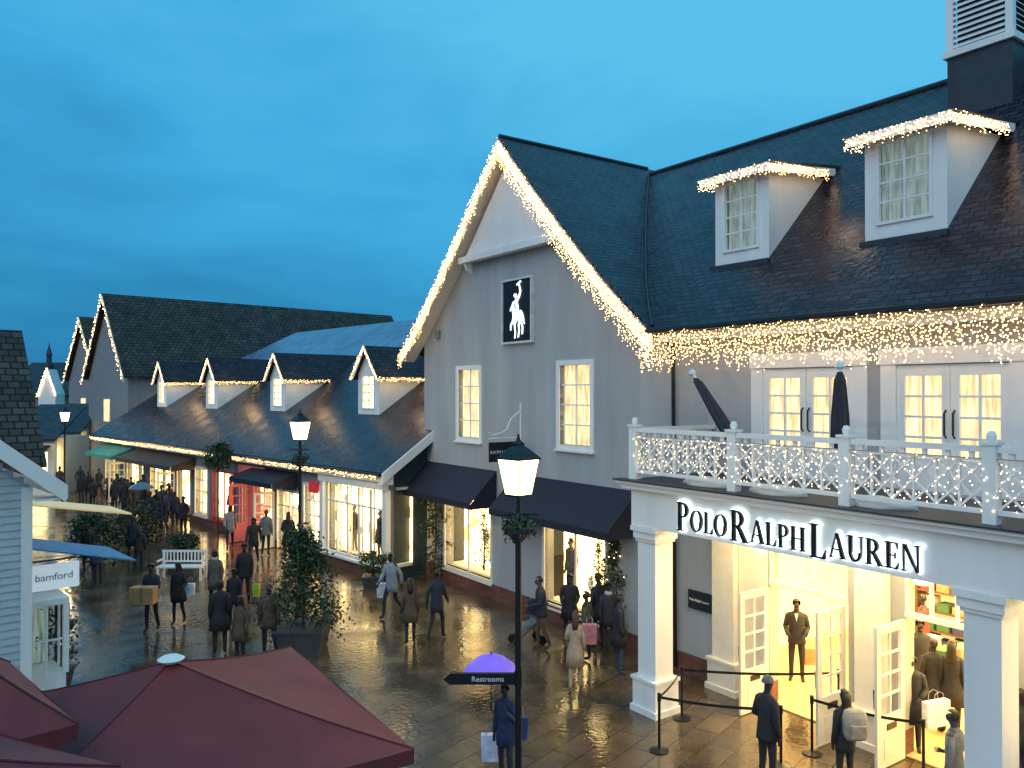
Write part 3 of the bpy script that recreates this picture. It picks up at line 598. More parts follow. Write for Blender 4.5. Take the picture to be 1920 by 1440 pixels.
for k in range(1,5): x=u[0]+(u[1]-u[0])*k/5; mm.box(x-.04,x+.04,RY-.12,RY-.05,.56,2.94)
mm.box(u[0],u[1],RY-.11,RY-.052,2.3,2.36); part(row,'mullion',mm,WHITE)
def rx(p): return B.at(p,880,RY)[0]
for i in(1,2,3,6,8,9,10):
    u=units[i]; b_=MB(); nz=4
    for k in range(1,nz): z=u[2]+(u[3]-u[2])*k/nz; b_.box(u[0]+.02,u[1]-.02,RY+.02,RY+.028,z-.025,z+.025)
    for k in range(1,6): x=u[0]+(u[1]-u[0])*k/6; b_.box(x-.02,x+.02,RY+.012,RY+.019,u[2],u[3])
    part(row,'glazing_bars',b_,fm[i])
for i in(2,7,9):
    u=units[i]; d=MB(); x=u[0]-.16; a0,a1=RY-.95,RY-.06
    for p,q,r_,s_ in((a0,a0+.1,.03,2.25),(a1-.1,a1,.03,2.25),(a0+.1,a1-.1,2.15,2.25),(a0+.1,a1-.1,.03,.75)): d.box(x-.02,x+.02,p,q,r_,s_)
    d.box(x-.012,x+.012,(a0+a1)/2-.02,(a0+a1)/2+.02,.75,2.15)
    for k in(1,2,3): z=.75+.35*k; d.box(x-.01,x+.01,a0+.1,a1-.1,z-.02,z+.02)
    part(row,'open_door',d,WHITE)
GREEN=M('teal_awning',(.02,.18,.16),.7); BROWNA=M('brown_awning',(.05,.035,.03),.8)
awning(row,rx(478),rx(560),RY,3.1,1.1,2.75,NAVY); awning(row,rx(262),rx(368),RY,3.1,1.2,2.7,BROWNA); awning(row,rx(205),rx(255),RY,3.15,1.3,2.7,GREEN)
part(row,'coral_panel',MB().box(rx(500),rx(452),RY-.12,RY-.045,2.62,3.1),PINK); part(row,'coral_post',MB().box(rx(478)+.1,rx(474)-.1,RY-.1,RY-.045,.36,2.6),PINK)
d=MB(); x=rx(474); a0,a1=RY-1.0,RY-.13
for p,q,r_,s_ in((a0,a0+.12,.03,2.4),(a1-.12,a1,.03,2.4),(a0+.12,a1-.12,2.28,2.4),(a0+.12,a1-.12,.03,.8)): d.box(x-.025,x+.025,p,q,r_,s_)
d.box(x-.015,x+.015,(a0+a1)/2-.02,(a0+a1)/2+.02,.8,2.28)
for k in(1,2,3): z=.8+.37*k; d.box(x-.012,x+.012,a0+.12,a1-.12,z-.02,z+.02)
part(row,'coral_door',d,PINK)
rs=thing('red_sign','small square red sign beside the white shopfront of the low row','sign',(rx(598),14.3,2.5),B)
part(rs,'board',MB().box(rx(604),rx(588),RY-.2,RY-.13,2.5,2.9),M('lit_red',(.6,.03,.04),.5,em=.3)); part(rs,'bracket',MB().tube([(rx(595),RY-.13,2.7),(rx(595),RY-.01,2.7)],.02,6),BLACK)
# ================================================================ buildings behind
def gable_house(label,F,xr,hw,y0,y1,ze,zr,rm=SLATE2,wm=GREY2,win=True,name='gabled_house'):
    t=thing(name,label,'building',(xr,y0,0),F)
    w=MB().box(xr-hw+.3,xr+hw-.3,y0+.35,y1-.3,0,ze).prism([(xr-hw+.3,ze+.001),(xr+hw-.3,ze+.001),(xr,zr-.3)],y0+.35,y1-.3)
    part(t,'wall',w,wm)
    r=MB().slab((xr+hw,y0,ze),(xr+hw,y1,ze),(xr,y1,zr),(xr,y0,zr),.12); r.slab((xr-hw,y1,ze),(xr-hw,y0,ze),(xr,y0,zr),(xr,y1,zr),.12)
    part(t,'roof',r,rm)
    part(t,'bargeboard',MB().prism([(xr-hw,ze-.1),(xr-hw,ze-.4),(xr,zr-.4),(xr,zr-.1)],y0-.05,y0-.01).prism([(xr,zr-.1),(xr,zr-.4),(xr+hw,ze-.4),(xr+hw,ze-.1)],y0-.05,y0-.01),CREAM)
    if win:
        for z in(1,4.2): part(t,'window',MB().box(xr-.6,xr+.6,y0+.3,y0+.34,z,z+1.5),CURT)
    return t
gable_house('large brown tiled building with a fairy lit gable rising behind the low row',B,-58.7,4.6,16.5,40,7.2,12.9)
curtain('fairy lights on the gable edge of the large brown tiled building',B,[(-63.3,16.4,7.1),(-58.7,16.4,12.8),(-54.1,16.4,7.1)],(.2,.6),.2,.16,BULB,.026,.05,keep=.8)
gable_house('tall narrow gabled building just beyond the brown tiled one',B,-70,4.6,18,36,7.2,12.2)
curtain('fairy lights on the gable of the second tall building down the street',B,[(-74.6,17.9,7.1),(-70,17.9,12.1),(-65.4,17.9,7.1)],(.2,.6),.24,.18,BULB,.03,.05,keep=.8)
rb=thing('rear_hall','building with a wet slate roof tinted blue for reflected sky behind the low row','building',(-38,21.4,0),B)
part(rb,'wall',MB().box(-52.6,-27.3,21.5,30.5,0,7.2),GREY2)
part(rb,'roof',MB().slab((-53.2,21.2,7.25),(-27,21.2,7.25),(-27,26,10.2),(-49.5,26,10.2),.12).slab((-27,30.8,7.25),(-53.2,30.8,7.25),(-49.5,26,10.2),(-27,26,10.2),.12).slab((-53.2,30.8,7.25),(-53.2,21.2,7.25),(-49.5,25.99,10.19),(-49.5,26.01,10.19),.1),SLATE3)
X=lambda px,D:(px-960)/1500*D
fh=thing('far_house','distant dark roofed house closing the end of the street','building',(X(95,72),72,0))
part(fh,'wall',MB().box(X(40,74),X(165,74),72,80,0,6.0),GREY2)
part(fh,'roof',MB().slab((X(35,74),71.6,5.9),(X(170,74),71.6,5.9),(X(170,74),76,9.0),(X(35,74),76,9.0),.12),SLATE)
part(fh,'gable_wing',MB().box(X(72,70),X(104,70),70,71.5,0,6).prism([(X(72,70),6.001),(X(104,70),6.001),(X(88,70),8.2)],70,71.5),WHITE)
part(fh,'shop_window',MB().box(X(60,69),X(120,69),69.9,69.98,.8,3.2),SHOPW)
part(fh,'spire',MB().lathe([(.25,8.9),(.22,9.6),(.3,9.7),(.05,10.6),(.01,11)],X(86,75),75.5,8),LEAD)
curtain('fairy lights outlining the small white gable at the far end of the street',W,[(X(70,70),69.9,6),(X(88,70),69.9,8.4),(X(106,70),69.9,6)],(.2,.5),.12,.14,BULB,.036,.04)
for i,(p,D,wd) in enumerate(((92,56,4.2),(150,60,4.5),(40,48,4))):
    x=X(p,D); k=thing('far_shop',['small lit shop with cream front far down the street','small lit shop tucked beyond the end of the low row','small lit shop behind the dark left roof'][i],'building',(x,D,0))
    part(k,'wall',MB().wall(x-wd/2,x+wd/2,0,3.4,D,D+.3,[(x-wd*.4,x-.15,.5,2.6),(x+.15,x+wd*.4,.5,2.6)]).box(x-wd/2,x+wd/2,D+1,D+4,0,3.4),CREAM)
    part(k,'roof',MB().slab((x-wd/2-.3,D-.4,3.4),(x+wd/2+.3,D-.4,3.4),(x+wd/2+.3,D+3,5.3),(x-wd/2-.3,D+3,5.3),.1),SLATE)
    part(k,'display',MB().box(x-wd*.42,x+wd*.42,D+.8,D+.85,.4,2.8),SHOPW)
    part(k,'awning',MB().slab((x-wd*.45,D-1,2.6),(x+wd*.45,D-1,2.6),(x+wd*.45,D-.01,3.0),(x-wd*.45,D-.01,3.0),.03),[BROWNA,GREEN,NAVY][i])
# left buildings
L1=thing('siding_house','pale blue clapboard house with white bargeboard at the left edge','building',(-17.2,3.6,0),B)
sb=MB(); z=0
while z<9:
    top=3.57-(max(0,z+.14-4.55))/.82
    if top<-6: break
    s0=-17.15
    sb.face([(s0+.03,-6,z),(s0+.03,top,z),(s0+.005,top,z+.14),(s0+.005,-6,z+.14)]); sb.face([(s0+.005,-6,z),(s0+.005,top,z),(s0+.03,top,z),(s0+.03,-6,z)])
    z+=.14
part(L1,'clapboards',sb,SIDING)
part(L1,'wall',MB().box(-23,-17.15,-6,3.55,0,4.45),SIDING)
part(L1,'corner_board',MB().box(-17.2,-17.09,3.44,3.62,0,4.42),WHITE)
part(L1,'roof',MB().slab((-23,4.05,4.5),(-16.75,4.05,4.5),(-16.75,-1.5,9.05),(-23,-1.5,9.05),.1),SLATE2)
part(L1,'bargeboard',MB().slab((-16.75,4.09,4.47),(-16.68,4.09,4.47),(-16.68,-1.5,9.05),(-16.75,-1.5,9.05),.34).box(-23,-16.7,4.06,4.12,4.2,4.45).box(-17.1,-16.75,3.62,4.06,4.18,4.22),WHITE)
bw=part(L1,'bay_window',MB().box(-18.7,-17.5,3.6,4.35,2.05,2.17).box(-18.66,-17.54,3.6,4.31,0,.7).box(-17.6,-17.5,3.6,3.68,.7,2.05).box(-17.6,-17.5,4.25,4.35,.7,2.05).box(-17.57,-17.53,3.94,3.98,.7,2.05).box(-17.565,-17.535,3.68,4.25,1.35,1.39).box(-18.7,-18.6,4.25,4.35,.7,2.05).box(-18.12,-18.07,4.29,4.33,.7,2.05),WHITE)
part(bw,'display',MB().box(-18.5,-18.45,3.62,4.2,.72,2.0),CURT2)
part(L1,'awning',MB().slab((-20.6,5.95,2.5),(-18.6,5.95,2.5),(-18.6,3.58,3.1),(-20.6,3.58,3.1),.03),M('blue_awning',(.06,.24,.45),.6))
part(L1,'awning',MB().slab((-23,6.7,3.15),(-21.3,6.7,3.15),(-21.3,3.58,3.75),(-23,3.58,3.75),.04),M('cream_awning_glow',(.6,.5,.3),.6,em=.3,ec=(1,.7,.3)))  # warm light falling on the cream cloth is given as emission
bs=thing('projecting_sign','white projecting shop sign with small grey lettering by the clapboard house','sign',(-17.9,3.6,2.2),B)
part(bs,'board',MB().box(-17.93,-17.87,3.72,4.62,2.28,2.78),M('sign_white_glow',(.8,.83,.85),.5,var=.04,em=.28,ec=(.8,.9,1))); part(bs,'bracket',MB().tube([(-17.9,3.56,2.86),(-17.9,4.6,2.86)],.018,6),BLACK)  # faint self-glow added to brighten the pale, unlit board
text(bs,'bamford',.2,-17.865,4.17,2.53,M('grey_ink',(.16,.2,.23),.6),(90,0,90))
L2=gable_house('dark tiled house standing behind the clapboard one at the left edge',B,-29.9,3.3,-12,6,4.1,8.2,win=False)
# ================================================================ street furniture
def street_lamp(label,X_,Y_,top,e):
    t=thing('street_lamp',label,'street lamp',(X_,Y_,0),W,'traditional street lamps'); z=top-1.0
    part(t,'post',MB().lathe([(.15,0),(.15,.1),(.11,.16),(.10,.9),(.06,1.0),(.048,1.1),(.042,z-.35),(.07,z-.32),(.042,z-.25),(.03,z-.03)],X_,Y_,12),BLACK)
    part(t,'ladder_bar',MB().tube([(X_-.28,Y_,z-.28),(X_+.28,Y_,z-.28)],.016,6),BLACK)
    g,f=lantern_mb(X_,Y_,z,.56,.66,4); 
    part(t,'lantern_glass',g,LAMP); part(t,'lantern_frame',f,BLACK); point('street_lamp_light',W,X_,Y_,z+.3,e,(1,.72,.34),.07); return t
xl,dl=X(972,11),11
street_lamp('nearest tall black street lamp with glowing lantern, in the middle of the street',xl,dl,5.8,360)
street_lamp('second glowing street lamp, standing before the low shop row',X(563,22),22,5.9,600)
street_lamp('distant glowing street lamp at the far end of the low shop row',X(122,44),44,5.6,900)
fs=thing('direction_sign','black finger sign with white lettering fixed to the nearest lamp post','sign',(xl,dl,2.2),W)
part(fs,'board',MB().prism([(xl-.05,2.2),(xl-.05,2.35),(xl-.94,2.35),(xl-1.03,2.275),(xl-.94,2.2)][::-1],dl-.03,dl+.03),BLACK)
part(fs,'collar',MB().lathe([(.06,2.18),(.06,2.37)],xl,dl,10),BLACK); text(fs,'Restrooms',.10,xl-.42,dl-.032,2.275,WHITE)
for i,(px_,D,zz) in enumerate(((972,11,4.35),(563,22,4.35))):
    x=X(px_,D); t=thing('hanging_basket',['dark plant basket hung round the nearest lamp post','dark plant basket hung round the second lamp post'][i],'basket',(x,D,zz))
    mb=MB()
    for k in range(260):
        a=random.random()*6.283; r=.06+.17*random.random(); z=zz+.07*random.gauss(0,1); c=Vector((x+r*math.cos(a),D+r*math.sin(a),z)); 
        d1_=Vector((random.gauss(0,1),random.gauss(0,1),random.gauss(0,1))).normalized()*.04; d2_=d1_.cross(Vector((random.gauss(0,1),random.gauss(0,1),1))).normalized()*.025
        mb.face([c-d1_,c+d2_,c+d1_,c-d2_])
    part(t,'leaves',mb,LEAF); part(t,'bowl',MB().lathe([(.07,zz-.2),(.17,zz-.08),(.19,zz)],x,D,10),POT)
def stanchion(label,X_,Y_):
    t=thing('queue_post',label,'barrier post',(X_,Y_,0),W,'black queue barrier posts by the entrance')
    part(t,'base',MB().lathe([(.17,.0),(.17,.02),(.05,.05),(.02,.06)],X_,Y_,16),BLACK); part(t,'pole',MB().lathe([(.025,.04),(.025,.92)],X_,Y_,10),BLACK); part(t,'belt_head',MB().lathe([(.035,.86),(.035,.99),(.02,1.0)],X_,Y_,10),BLACK)
SP=[('leftmost queue post, nearest the lamp',1235,1405),('queue post beside the left porch column',1277,1345),('queue post in front of the left doorway',1520,1410),('queue post between man in front and doorway',1462,1432),('queue post by the open middle door',1570,1352),('queue post at the right porch column',1728,1462)]
pts=[G(a,b) for _,a,b in SP]
for (l,_,_),p in zip(SP,pts): stanchion(l,*p)
def belt(label,a,b):
    ax,ay=a;bx,by=b; n=8; m=MB(); 
    for i in range(n):
        f=lambda i:(ax+(bx-ax)*i/n,ay+(by-ay)*i/n,.93-.05*math.sin(math.pi*i/n)); p,q=f(i),f(i+1); m.face([(p[0],p[1],p[2]-.03),(q[0],q[1],q[2]-.03),(q[0],q[1],q[2]+.02),(p[0],p[1],p[2]+.02)])
    solo('queue_belt',m,BLACK,label,'barrier belt',(ax,ay,.9))
belt('queue belt from the leftmost post toward the man in front',pts[0],pts[3]); belt('queue belt from the column side post to the doorway post',pts[1],pts[4]); belt('queue belt from the doorway post to the right column',pts[2],pts[5]); belt('queue belt closing the left end of the queue',pts[0],pts[1])
SEAM=M('seam',(.09,.01,.014),.7)
def parasol(label,cx,cy,za,zt,hd,rot,fin=True):
    t=thing('market_parasol',label,'parasol',(cx,cy,0),W,'burgundy cafe parasols'); c=MB(); n=10; N=4
    cor=[Vector((cx+hd*math.cos(rot+k*math.pi/2),cy+hd*math.sin(rot+k*math.pi/2),zt)) for k in range(N)]; ap=Vector((cx,cy,za))
    for k in range(N):
        a,b=cor[k],cor[(k+1)%N]
        for i in range(n):
            for j in range(n):
                def P(i,j):
                    f=i/n; g=j/n; p=ap.lerp(a.lerp(b,g),f); p.z-= .10*math.sin(math.pi*f)*math.sin(math.pi*g)+.05*math.sin(math.pi*f)-.012*math.sin(f*9+g*5)*f*math.sin(math.pi*g); return p
                q=[P(i,j),P(i+1,j),P(i+1,j+1),P(i,j+1)]
                if i==0: q=[q[0],q[1],q[2]]
                c.face(q)
        for j in range(n):
            p=a.lerp(b,j/n); q=a.lerp(b,(j+1)/n); c.face([p,p-Vector((0,0,.16)),q-Vector((0,0,.16)),q])
    part(t,'canopy',c,RED,smooth=True)
    s=MB()
    for k in range(4): 
        pp=[]
        for i in range(11): f=i/10; p=ap.lerp(cor[k],f); pp.append((p.x,p.y,p.z-.05*math.sin(math.pi*f)+.004))
        s.tube(pp,.009,5)
    part(t,'seam',s,SEAM)
    for k in range(4): part(t,'rib',MB().tube([ap-Vector((0,0,.1)),cor[k]-Vector((0,0,.03))],.012,5),BLACK)
    part(t,'pole',MB().tube([(cx,cy,0),(cx,cy,za)],.03,8),BLACK)
    part(t,'base',MB().box(cx-.35,cx+.35,cy-.35,cy+.35,0,.1),BLACK)
    if fin: part(t,'finial',MB().lathe([(.1,za-.01),(.15,za+.03),(.1,za+.06),(.01,za+.07)],cx,cy,16),WHITE)
parasol('large open burgundy parasol with white cap in the foreground',-3.95,9.3,3.08,2.33,2.95,math.atan2(-.55,2.7))
parasol('burgundy parasol tip cutting in at the left edge',-5.75,7.5,4.25,3.1,1.7,.0,False)
parasol('burgundy parasol corner at the bottom left of the frame',-4.25,4.75,4.2,3.7,1.75,.36,False)
# ================================================================ plants
def bush(label,X_,Y_,h,r,z0=.0,n=1600,s=.05,shape='cone',pot=None,mat=LEAF,name='potted_shrub',cat='shrub',F=W,lights=0,group=None):
    t=thing(name,label,cat,(X_,Y_,z0 if not pot else 0),F,group); zb=z0
    if pot:
        w,ph=pot; part(t,'planter',MB().loft([[(X_+sx*q,Y_+sy*q,z) for sx,sy in((-1,-1),(1,-1),(1,1),(-1,1))] for q,z in((w*.42,0),(w*.5,ph-.06),(w*.54,ph-.06),(w*.54,ph))]),POT)
        zb=ph
    clumps=[]
    for _ in range(40):
        f=random.random()**.8; z=zb+.08+(h-zb)*f; rr_=r*(1-f*.93 if shape=='cone' else math.sqrt(max(.05,1-(2*f-1)**2)))*random.uniform(.45,1.1); a=random.random()*6.283
        clumps.append((X_+rr_*math.cos(a),Y_+rr_*math.sin(a),z,max(.07,r*.28*(1-.5*f))))
    def pf():
        if random.random()<.3:
            f=random.random(); q=r*(1-f*.93 if shape=='cone' else .9)*math.sqrt(random.random()); a=random.random()*6.283; return (X_+q*math.cos(a),Y_+q*math.sin(a),zb+.05+(h-zb)*f)
        c=random.choice(clumps); return (c[0]+random.gauss(0,c[3]),c[1]+random.gauss(0,c[3]),c[2]+random.gauss(0,c[3]))
    tr=MB().tube([(X_,Y_,zb-.05),(X_+.02,Y_,zb+(h-zb)*.5),(X_,Y_,h*.95)],[.04,.025,.008],6)
    for c in clumps[:14]: tr.tube([(X_,Y_,max(zb,c[2]-.2)),(c[0],c[1],c[2])],[.014,.005],4)
    mb=MB()
    for _ in range(n):
        c=Vector(pf()); a=Vector((random.gauss(0,1),random.gauss(0,1),random.gauss(0,1))).normalized(); b=a.cross(Vector((random.gauss(0,1),random.gauss(0,1),random.gauss(0,1)))).normalized(); k=s*random.uniform(.6,1.3)
        mb.face([c-a*k,c+b*k*.5,c+a*k,c-b*k*.5])
    part(t,'trunk',tr,WOOD); part(t,'crown',mb,mat)
    if lights:
        lb=MB()
        for _ in range(lights): p=pf(); lb.oct(p[0],p[1],p[2],.012)
        part(t,'fairy_lights',lb,BULB,kind='stuff')
    return t
p=G(562,1228); bush('big bushy conical evergreen in a dark square planter in the middle of the paving',p[0],p[1]+.4,2.75,.9,n=6200,s=.052,pot=(1.1,.62))
p=G(1172,1250); bush('conical evergreen with tiny lights beside the left porch column',p[0],p[1]+1.5,2.9,.5,n=2200,s=.045,pot=(.6,.5),lights=60)
p=G(700,1098); bush('low dark shrub beside the corner of the white shopfront',p[0],p[1],1.0,.45,n=900,s=.05,shape='ball',pot=(.6,.35))
p=B.w(-21.2,16.2); bush('climbing dark shrub against the teal end wall',p[0],p[1],3.2,.45,n=1500,s=.06,shape='ball')
p=G(95,1290); bush('green shrub in front of the clapboard house window',p[0],p[1],1.7,.5,n=2200,s=.055,shape='ball',pot=(.7,.4))
p=G(320,1072); bush('dark shrub behind the white bench',p[0],p[1]+1.3,1.0,.55,n=1200,s=.06,shape='ball',pot=(1.0,.4))
p=G(105,1080); bush('wide dark hedge bush left of the far bench',p[0]+.3,p[1]+2,1.6,.9,n=2200,s=.07,shape='ball')
p=G(190,1045); bush('second dark hedge bush left of the far bench',p[0],p[1]+3,1.4,.9,n=2000,s=.07,shape='ball')
p=G(410,1010); bush('round dark street tree in front of the coral shopfront',p[0],p[1],3.9,.6,z0=2.9,n=1500,s=.07,shape='ball',name='street_tree',cat='tree')
solo('tree_stake',MB().tube([(p[0],p[1],0),(p[0],p[1],3.0)],.035,6),WOOD,'thin upright stem post beneath the round street tree','post',(p[0],p[1],0))
bush('small christmas tree inside the left display window',(d1[0]+d1[1])/2,YF+.62,2.4,.35,z0=.5,n=900,s=.035,F=A,lights=40,name='display_tree',cat='tree')
bush('small christmas tree inside the right display window',(d2[0]*.4+d2[1]*.6),YF+.62,2.3,.35,z0=.5,n=900,s=.035,F=A,lights=40,name='display_tree',cat='tree')
bx_,by_=G(337,1088)
bn=thing('park_bench','white slatted bench in front of the planting on the left of the street','bench',(bx_,by_,0))
part(bn,'seat',MB().box(bx_-.75,bx_+.75,by_-.05,by_+.1,.42,.46).box(bx_-.75,bx_+.75,by_+.13,by_+.28,.42,.46).box(bx_-.75,bx_+.75,by_+.31,by_+.42,.42,.46),WHITE)
k=MB().box(bx_-.75,bx_+.75,by_+.44,by_+.48,.85,.92).box(bx_-.75,bx_+.75,by_+.44,by_+.48,.52,.57)
for i in range(13): x=bx_-.7+i*.116; k.box(x-.02,x+.02,by_+.45,by_+.47,.57,.85)
part(bn,'backrest',k,WHITE)
for x in(-.72,.68):
    part(bn,'leg',MB().box(bx_+x,bx_+x+.06,by_-.04,by_+.02,0,.42),WHITE); part(bn,'leg',MB().box(bx_+x,bx_+x+.06,by_+.42,by_+.48,0,.85),WHITE)
    part(bn,'armrest',MB().box(bx_+x,bx_+x+.06,by_-.06,by_+.43,.62,.66),WHITE)
# ================================================================ people
ARM={'down':((.205,-.03,1.14),(.205,.04,.89),(0,.15,-1)),'fwd':((.2,.03,1.15),(.15,.3,1.1),(-.1,1,.1)),'up':((.22,.08,1.16),(.14,.24,1.35),(-.1,.3,1)),'bend':((.215,-.04,1.15),(.16,.2,1.03),(-.3,1,0)),'sf':((.2,.09,1.15),(.2,.28,.98),(0,.6,-.8)),'sb':((.21,-.13,1.16),(.22,-.14,.9),(0,-.1,-1))}
LEG={'stand':(((.1,.02,.5),(.105,-.02,.09),(.13,.14,.04)),((.1,.02,.5),(.105,-.02,.09),(.13,.14,.04))),
 'rest':(((.09,.0,.5),(.09,-.03,.09),(.1,.13,.04)),((.13,.08,.5),(.17,.06,.09),(.22,.2,.04))),
 'walk':(((.1,.19,.53),(.1,.25,.1),(.11,.41,.07)),((.1,-.03,.5),(.1,-.3,.17),(.1,-.2,.04))),
 'step':(((.1,.1,.51),(.1,.1,.09),(.12,.25,.04)),((.1,.0,.5),(.1,-.15,.11),(.11,-.02,.04)))}
TPL={}
def body(pose,arms):
    key=(pose,arms)
    if key in TPL: return TPL[key]
    V=[];Ed=[];Rr=[];tag=[]
    def v(p,r,par=None,tg=0):
        V.append(p); Rr.append(r if hasattr(r,'__len__') else (r,r)); tag.append(tg)
        if par is not None: Ed.append((par,len(V)-1))
        return len(V)-1
    pel=v((0,0,.96),(.12,.1)); sp=v((0,0,1.16),(.11,.09),pel); ch=v((0,0,1.36),(.135,.1),sp)
    nk=v((0,.0,1.48),.052,ch,1); n2=v((0,.015,1.55),.05,nk,1); hd=v((0,.035,1.62),(.078,.095),n2,1); ht=v((0,.025,1.70),(.066,.08),hd,1)
    v((0,.13,1.615),.014,hd,1)
    for s,arm,leg in((1,arms[0],LEG[pose][0]),(-1,arms[1],LEG[pose][1])):
        m=lambda p:(p[0]*s,p[1],p[2])
        sh=v((.15*s,0,1.41),.058,ch); e,w,d=ARM[arm]
        el=v(m(e),.043,sh); wr=v(m(w),.027,el,1); D=Vector(m(d)).normalized(); side=D.cross(Vector((1,0,0)) if abs(D.x)<.5 else Vector((0,0,1))).normalized()
        wv=Vector(m(w)); pa=v(tuple(wv+D*.06),(.034,.018),wr,1)
        inn=Vector((-s,.2,0))
        for i,ln in enumerate((.055,.065,.06,.045)):
            b=wv+D*.09+side*(i-1.5)*.02; f=v(tuple(b),.0095,pa,1); f2=v(tuple(b+D*ln*.6),.0085,f,1); v(tuple(b+D*ln+inn*.018),.007,f2,1)
        tb=v(tuple(wv+D*.05+side*-.035+inn*.012),.011,pa,1); v(tuple(wv+D*.09+side*-.048+inn*.02),.009,tb,1)
        hp=v((.085*s,0,.9),.088,pel); kn=v(m(leg[0]),.06,hp); an=v(m(leg[1]),.042,kn); v(m(leg[2]),(.042,.03),an,2)
    me=bpy.data.meshes.new('b'); me.from_pydata(V,Ed,[]); o=bpy.data.objects.new('b',me); COL.objects.link(o)
    mo=o.modifiers.new('s','SKIN'); mo.use_smooth_shade=True
    for i,d in enumerate(me.skin_vertices[0].data): d.radius=Rr[i]; d.use_root=(i==0)
    sb_=o.modifiers.new('u','SUBSURF'); sb_.levels=1
    bpy.context.view_layer.update(); r=bpy.data.meshes.new_from_object(o.evaluated_get(bpy.context.evaluated_depsgraph_get())); bpy.data.objects.remove(o)
    PV=[Vector(p) for p in V]
    for f in r.polygons:
        c=f.center; i=min(range(len(PV)),key=lambda i:(PV[i]-c).length_squared); f.material_index=tag[i] if tag[i]!=0 else (2 if c.z<.07 else 0); f.use_smooth=True
    TPL[key]=r; return r
MC={}
def cm(c,rough=.85,n='fabric'):
    key=(tuple(c),rough)
    if key not in MC: MC[key]=M(n,c,rough,var=.25,scale=9,bump=.15)
    return MC[key]
SKIN=M('skin',(.5,.3,.21),.55,var=.08,bump=0); SHOE=cm((.015,.014,.014),.5); EYE=cm((.02,.015,.012),.3); LIP=cm((.3,.1,.08),.5)
BLK=(.02,.02,.025); DNAVY=(.022,.026,.042); GRYC=(.16,.17,.19); BEI=(.42,.3,.2); BRN=(.09,.06,.04); OLV=(.06,.065,.04); BLU=(.03,.06,.13); JEAN=(.035,.05,.085)
HB=(.02,.013,.009); HBR=(.07,.035,.015)
def person(label,X_,Y_,h=1.72,rz=0,coat=BLK,tr=BLK,hair=HB,pose='stand',arms=('down','down'),hem=.8,long=False,hat=None,group=None,z=0,scarf=None,name='person',cat='person',skin=None,small=False,shirt=False):
    t=thing(name,label,cat,(X_,Y_,z),W,group,rz=R(rz)); s=h/1.75; w_=1 if name=='mannequin' else (.94+.14*((len(label)*7)%10)/10)
    t.scale=(s*w_,s*w_,s); BASE[t.name]=(0,0,0)
    if pose in('walk','step'): t.rotation_euler.x=R(-3)
    if pose=='stand' and name=='person' and len(label)%2==0: pose='rest'
    me=body(pose,arms).copy(); me.materials.clear()
    for m in(cm(tr),skin or SKIN,SHOE): me.materials.append(m)
    o=bpy.data.objects.new('body',me); COL.objects.link(o); o.parent=t
    c=MB(); n=16; fl=.03 if hem<.7 else 0
    prof=[(1.50,.06,.06),(1.465,.08,.075),(1.44,.145,.092),(1.39,.178,.115),(1.25,.168,.125),(1.1,.15,.12),(.98,.165,.13),(max(hem,.86),.175+fl,.14+fl)]
    if hem<.84: prof.append((hem,.175+fl*2,.145+fl*2+(.05 if pose=='walk' and hem<.7 else 0)))
    c.loft([[(a*math.cos(6.283*k/n)*(1+.04*math.sin(k*3+z_*20)),b*math.sin(6.283*k/n)*(1+.04*math.sin(k*2+z_*9)),z_) for k in range(n)] for z_,a,b in prof])
    for sg,ar in((1,arms[0]),(-1,arms[1])):
        e,w,d=ARM[ar]; e=Vector((e[0]*sg,e[1],e[2])); w=Vector((w[0]*sg,w[1],w[2])); sh=Vector((.15*sg,0,1.4))
        c.tube([sh,sh.lerp(e,.5),e,e.lerp(w,.5),w],[.066,.06,.053,.048,.04],10)
    part(t,'coat',c,cm(coat),smooth=True)
    if shirt: part(t,'shirt',MB().prism([(-.035,1.47),(0,1.3),(.035,1.47)],.125,.132),cm((.6,.6,.62)))
    hh=MB(); N1,N2=10,14
    grid=lambda i,j:(math.sin(math.pi*i/N1)*math.cos(6.283*j/N2),math.sin(math.pi*i/N1)*math.sin(6.283*j/N2),math.cos(math.pi*i/N1))
    for i in range(N1):
        for j in range(N2):
            q=[grid(i,j),grid(i+1,j),grid(i+1,j+1),grid(i,j+1)]; m=sum((Vector(a) for a in q),Vector())/4
            if hat: ok=m.z>.1
            else: ok=(m.z>.55) or (m.y<.12 and m.z>-.5)
            if ok:
                k=1.06 if hat else 1
                hh.face([(a[0]*.082*k,a[1]*.1*k+.018,a[2]*.1*k+1.665) for a in (q if i else [q[0],q[1],q[2]])])
    part(t,'hat' if hat else 'hair',hh,cm(hat or hair,.9 if hat else .5),smooth=True)
    if not small and name=='person':
        for sx in(-.03,.03): part(t,'eye',MB().lathe([(.002,1.632),(.009,1.64),(.002,1.648)],sx,.112,8),EYE)
        part(t,'mouth',MB().box(-.022,.022,.108,.12,1.573,1.581),LIP)
    if long: part(t,'long_hair',MB().loft([[(rx_*math.cos(6.283*k/10),-.055+ry_*math.sin(6.283*k/10)+o_,z_) for k in range(10)] for z_,rx_,ry_,o_ in((1.7,.078,.05,.01),(1.6,.082,.05,0),(1.48,.085,.045,-.02),(1.36,.065,.035,-.05))]),cm(hair,.5),smooth=True)
    if scarf: part(t,'scarf',MB().lathe([(.07,1.44),(.1,1.46),(.1,1.51),(.07,1.54)],0,0.01,12),cm(scarf),smooth=True)
    return t
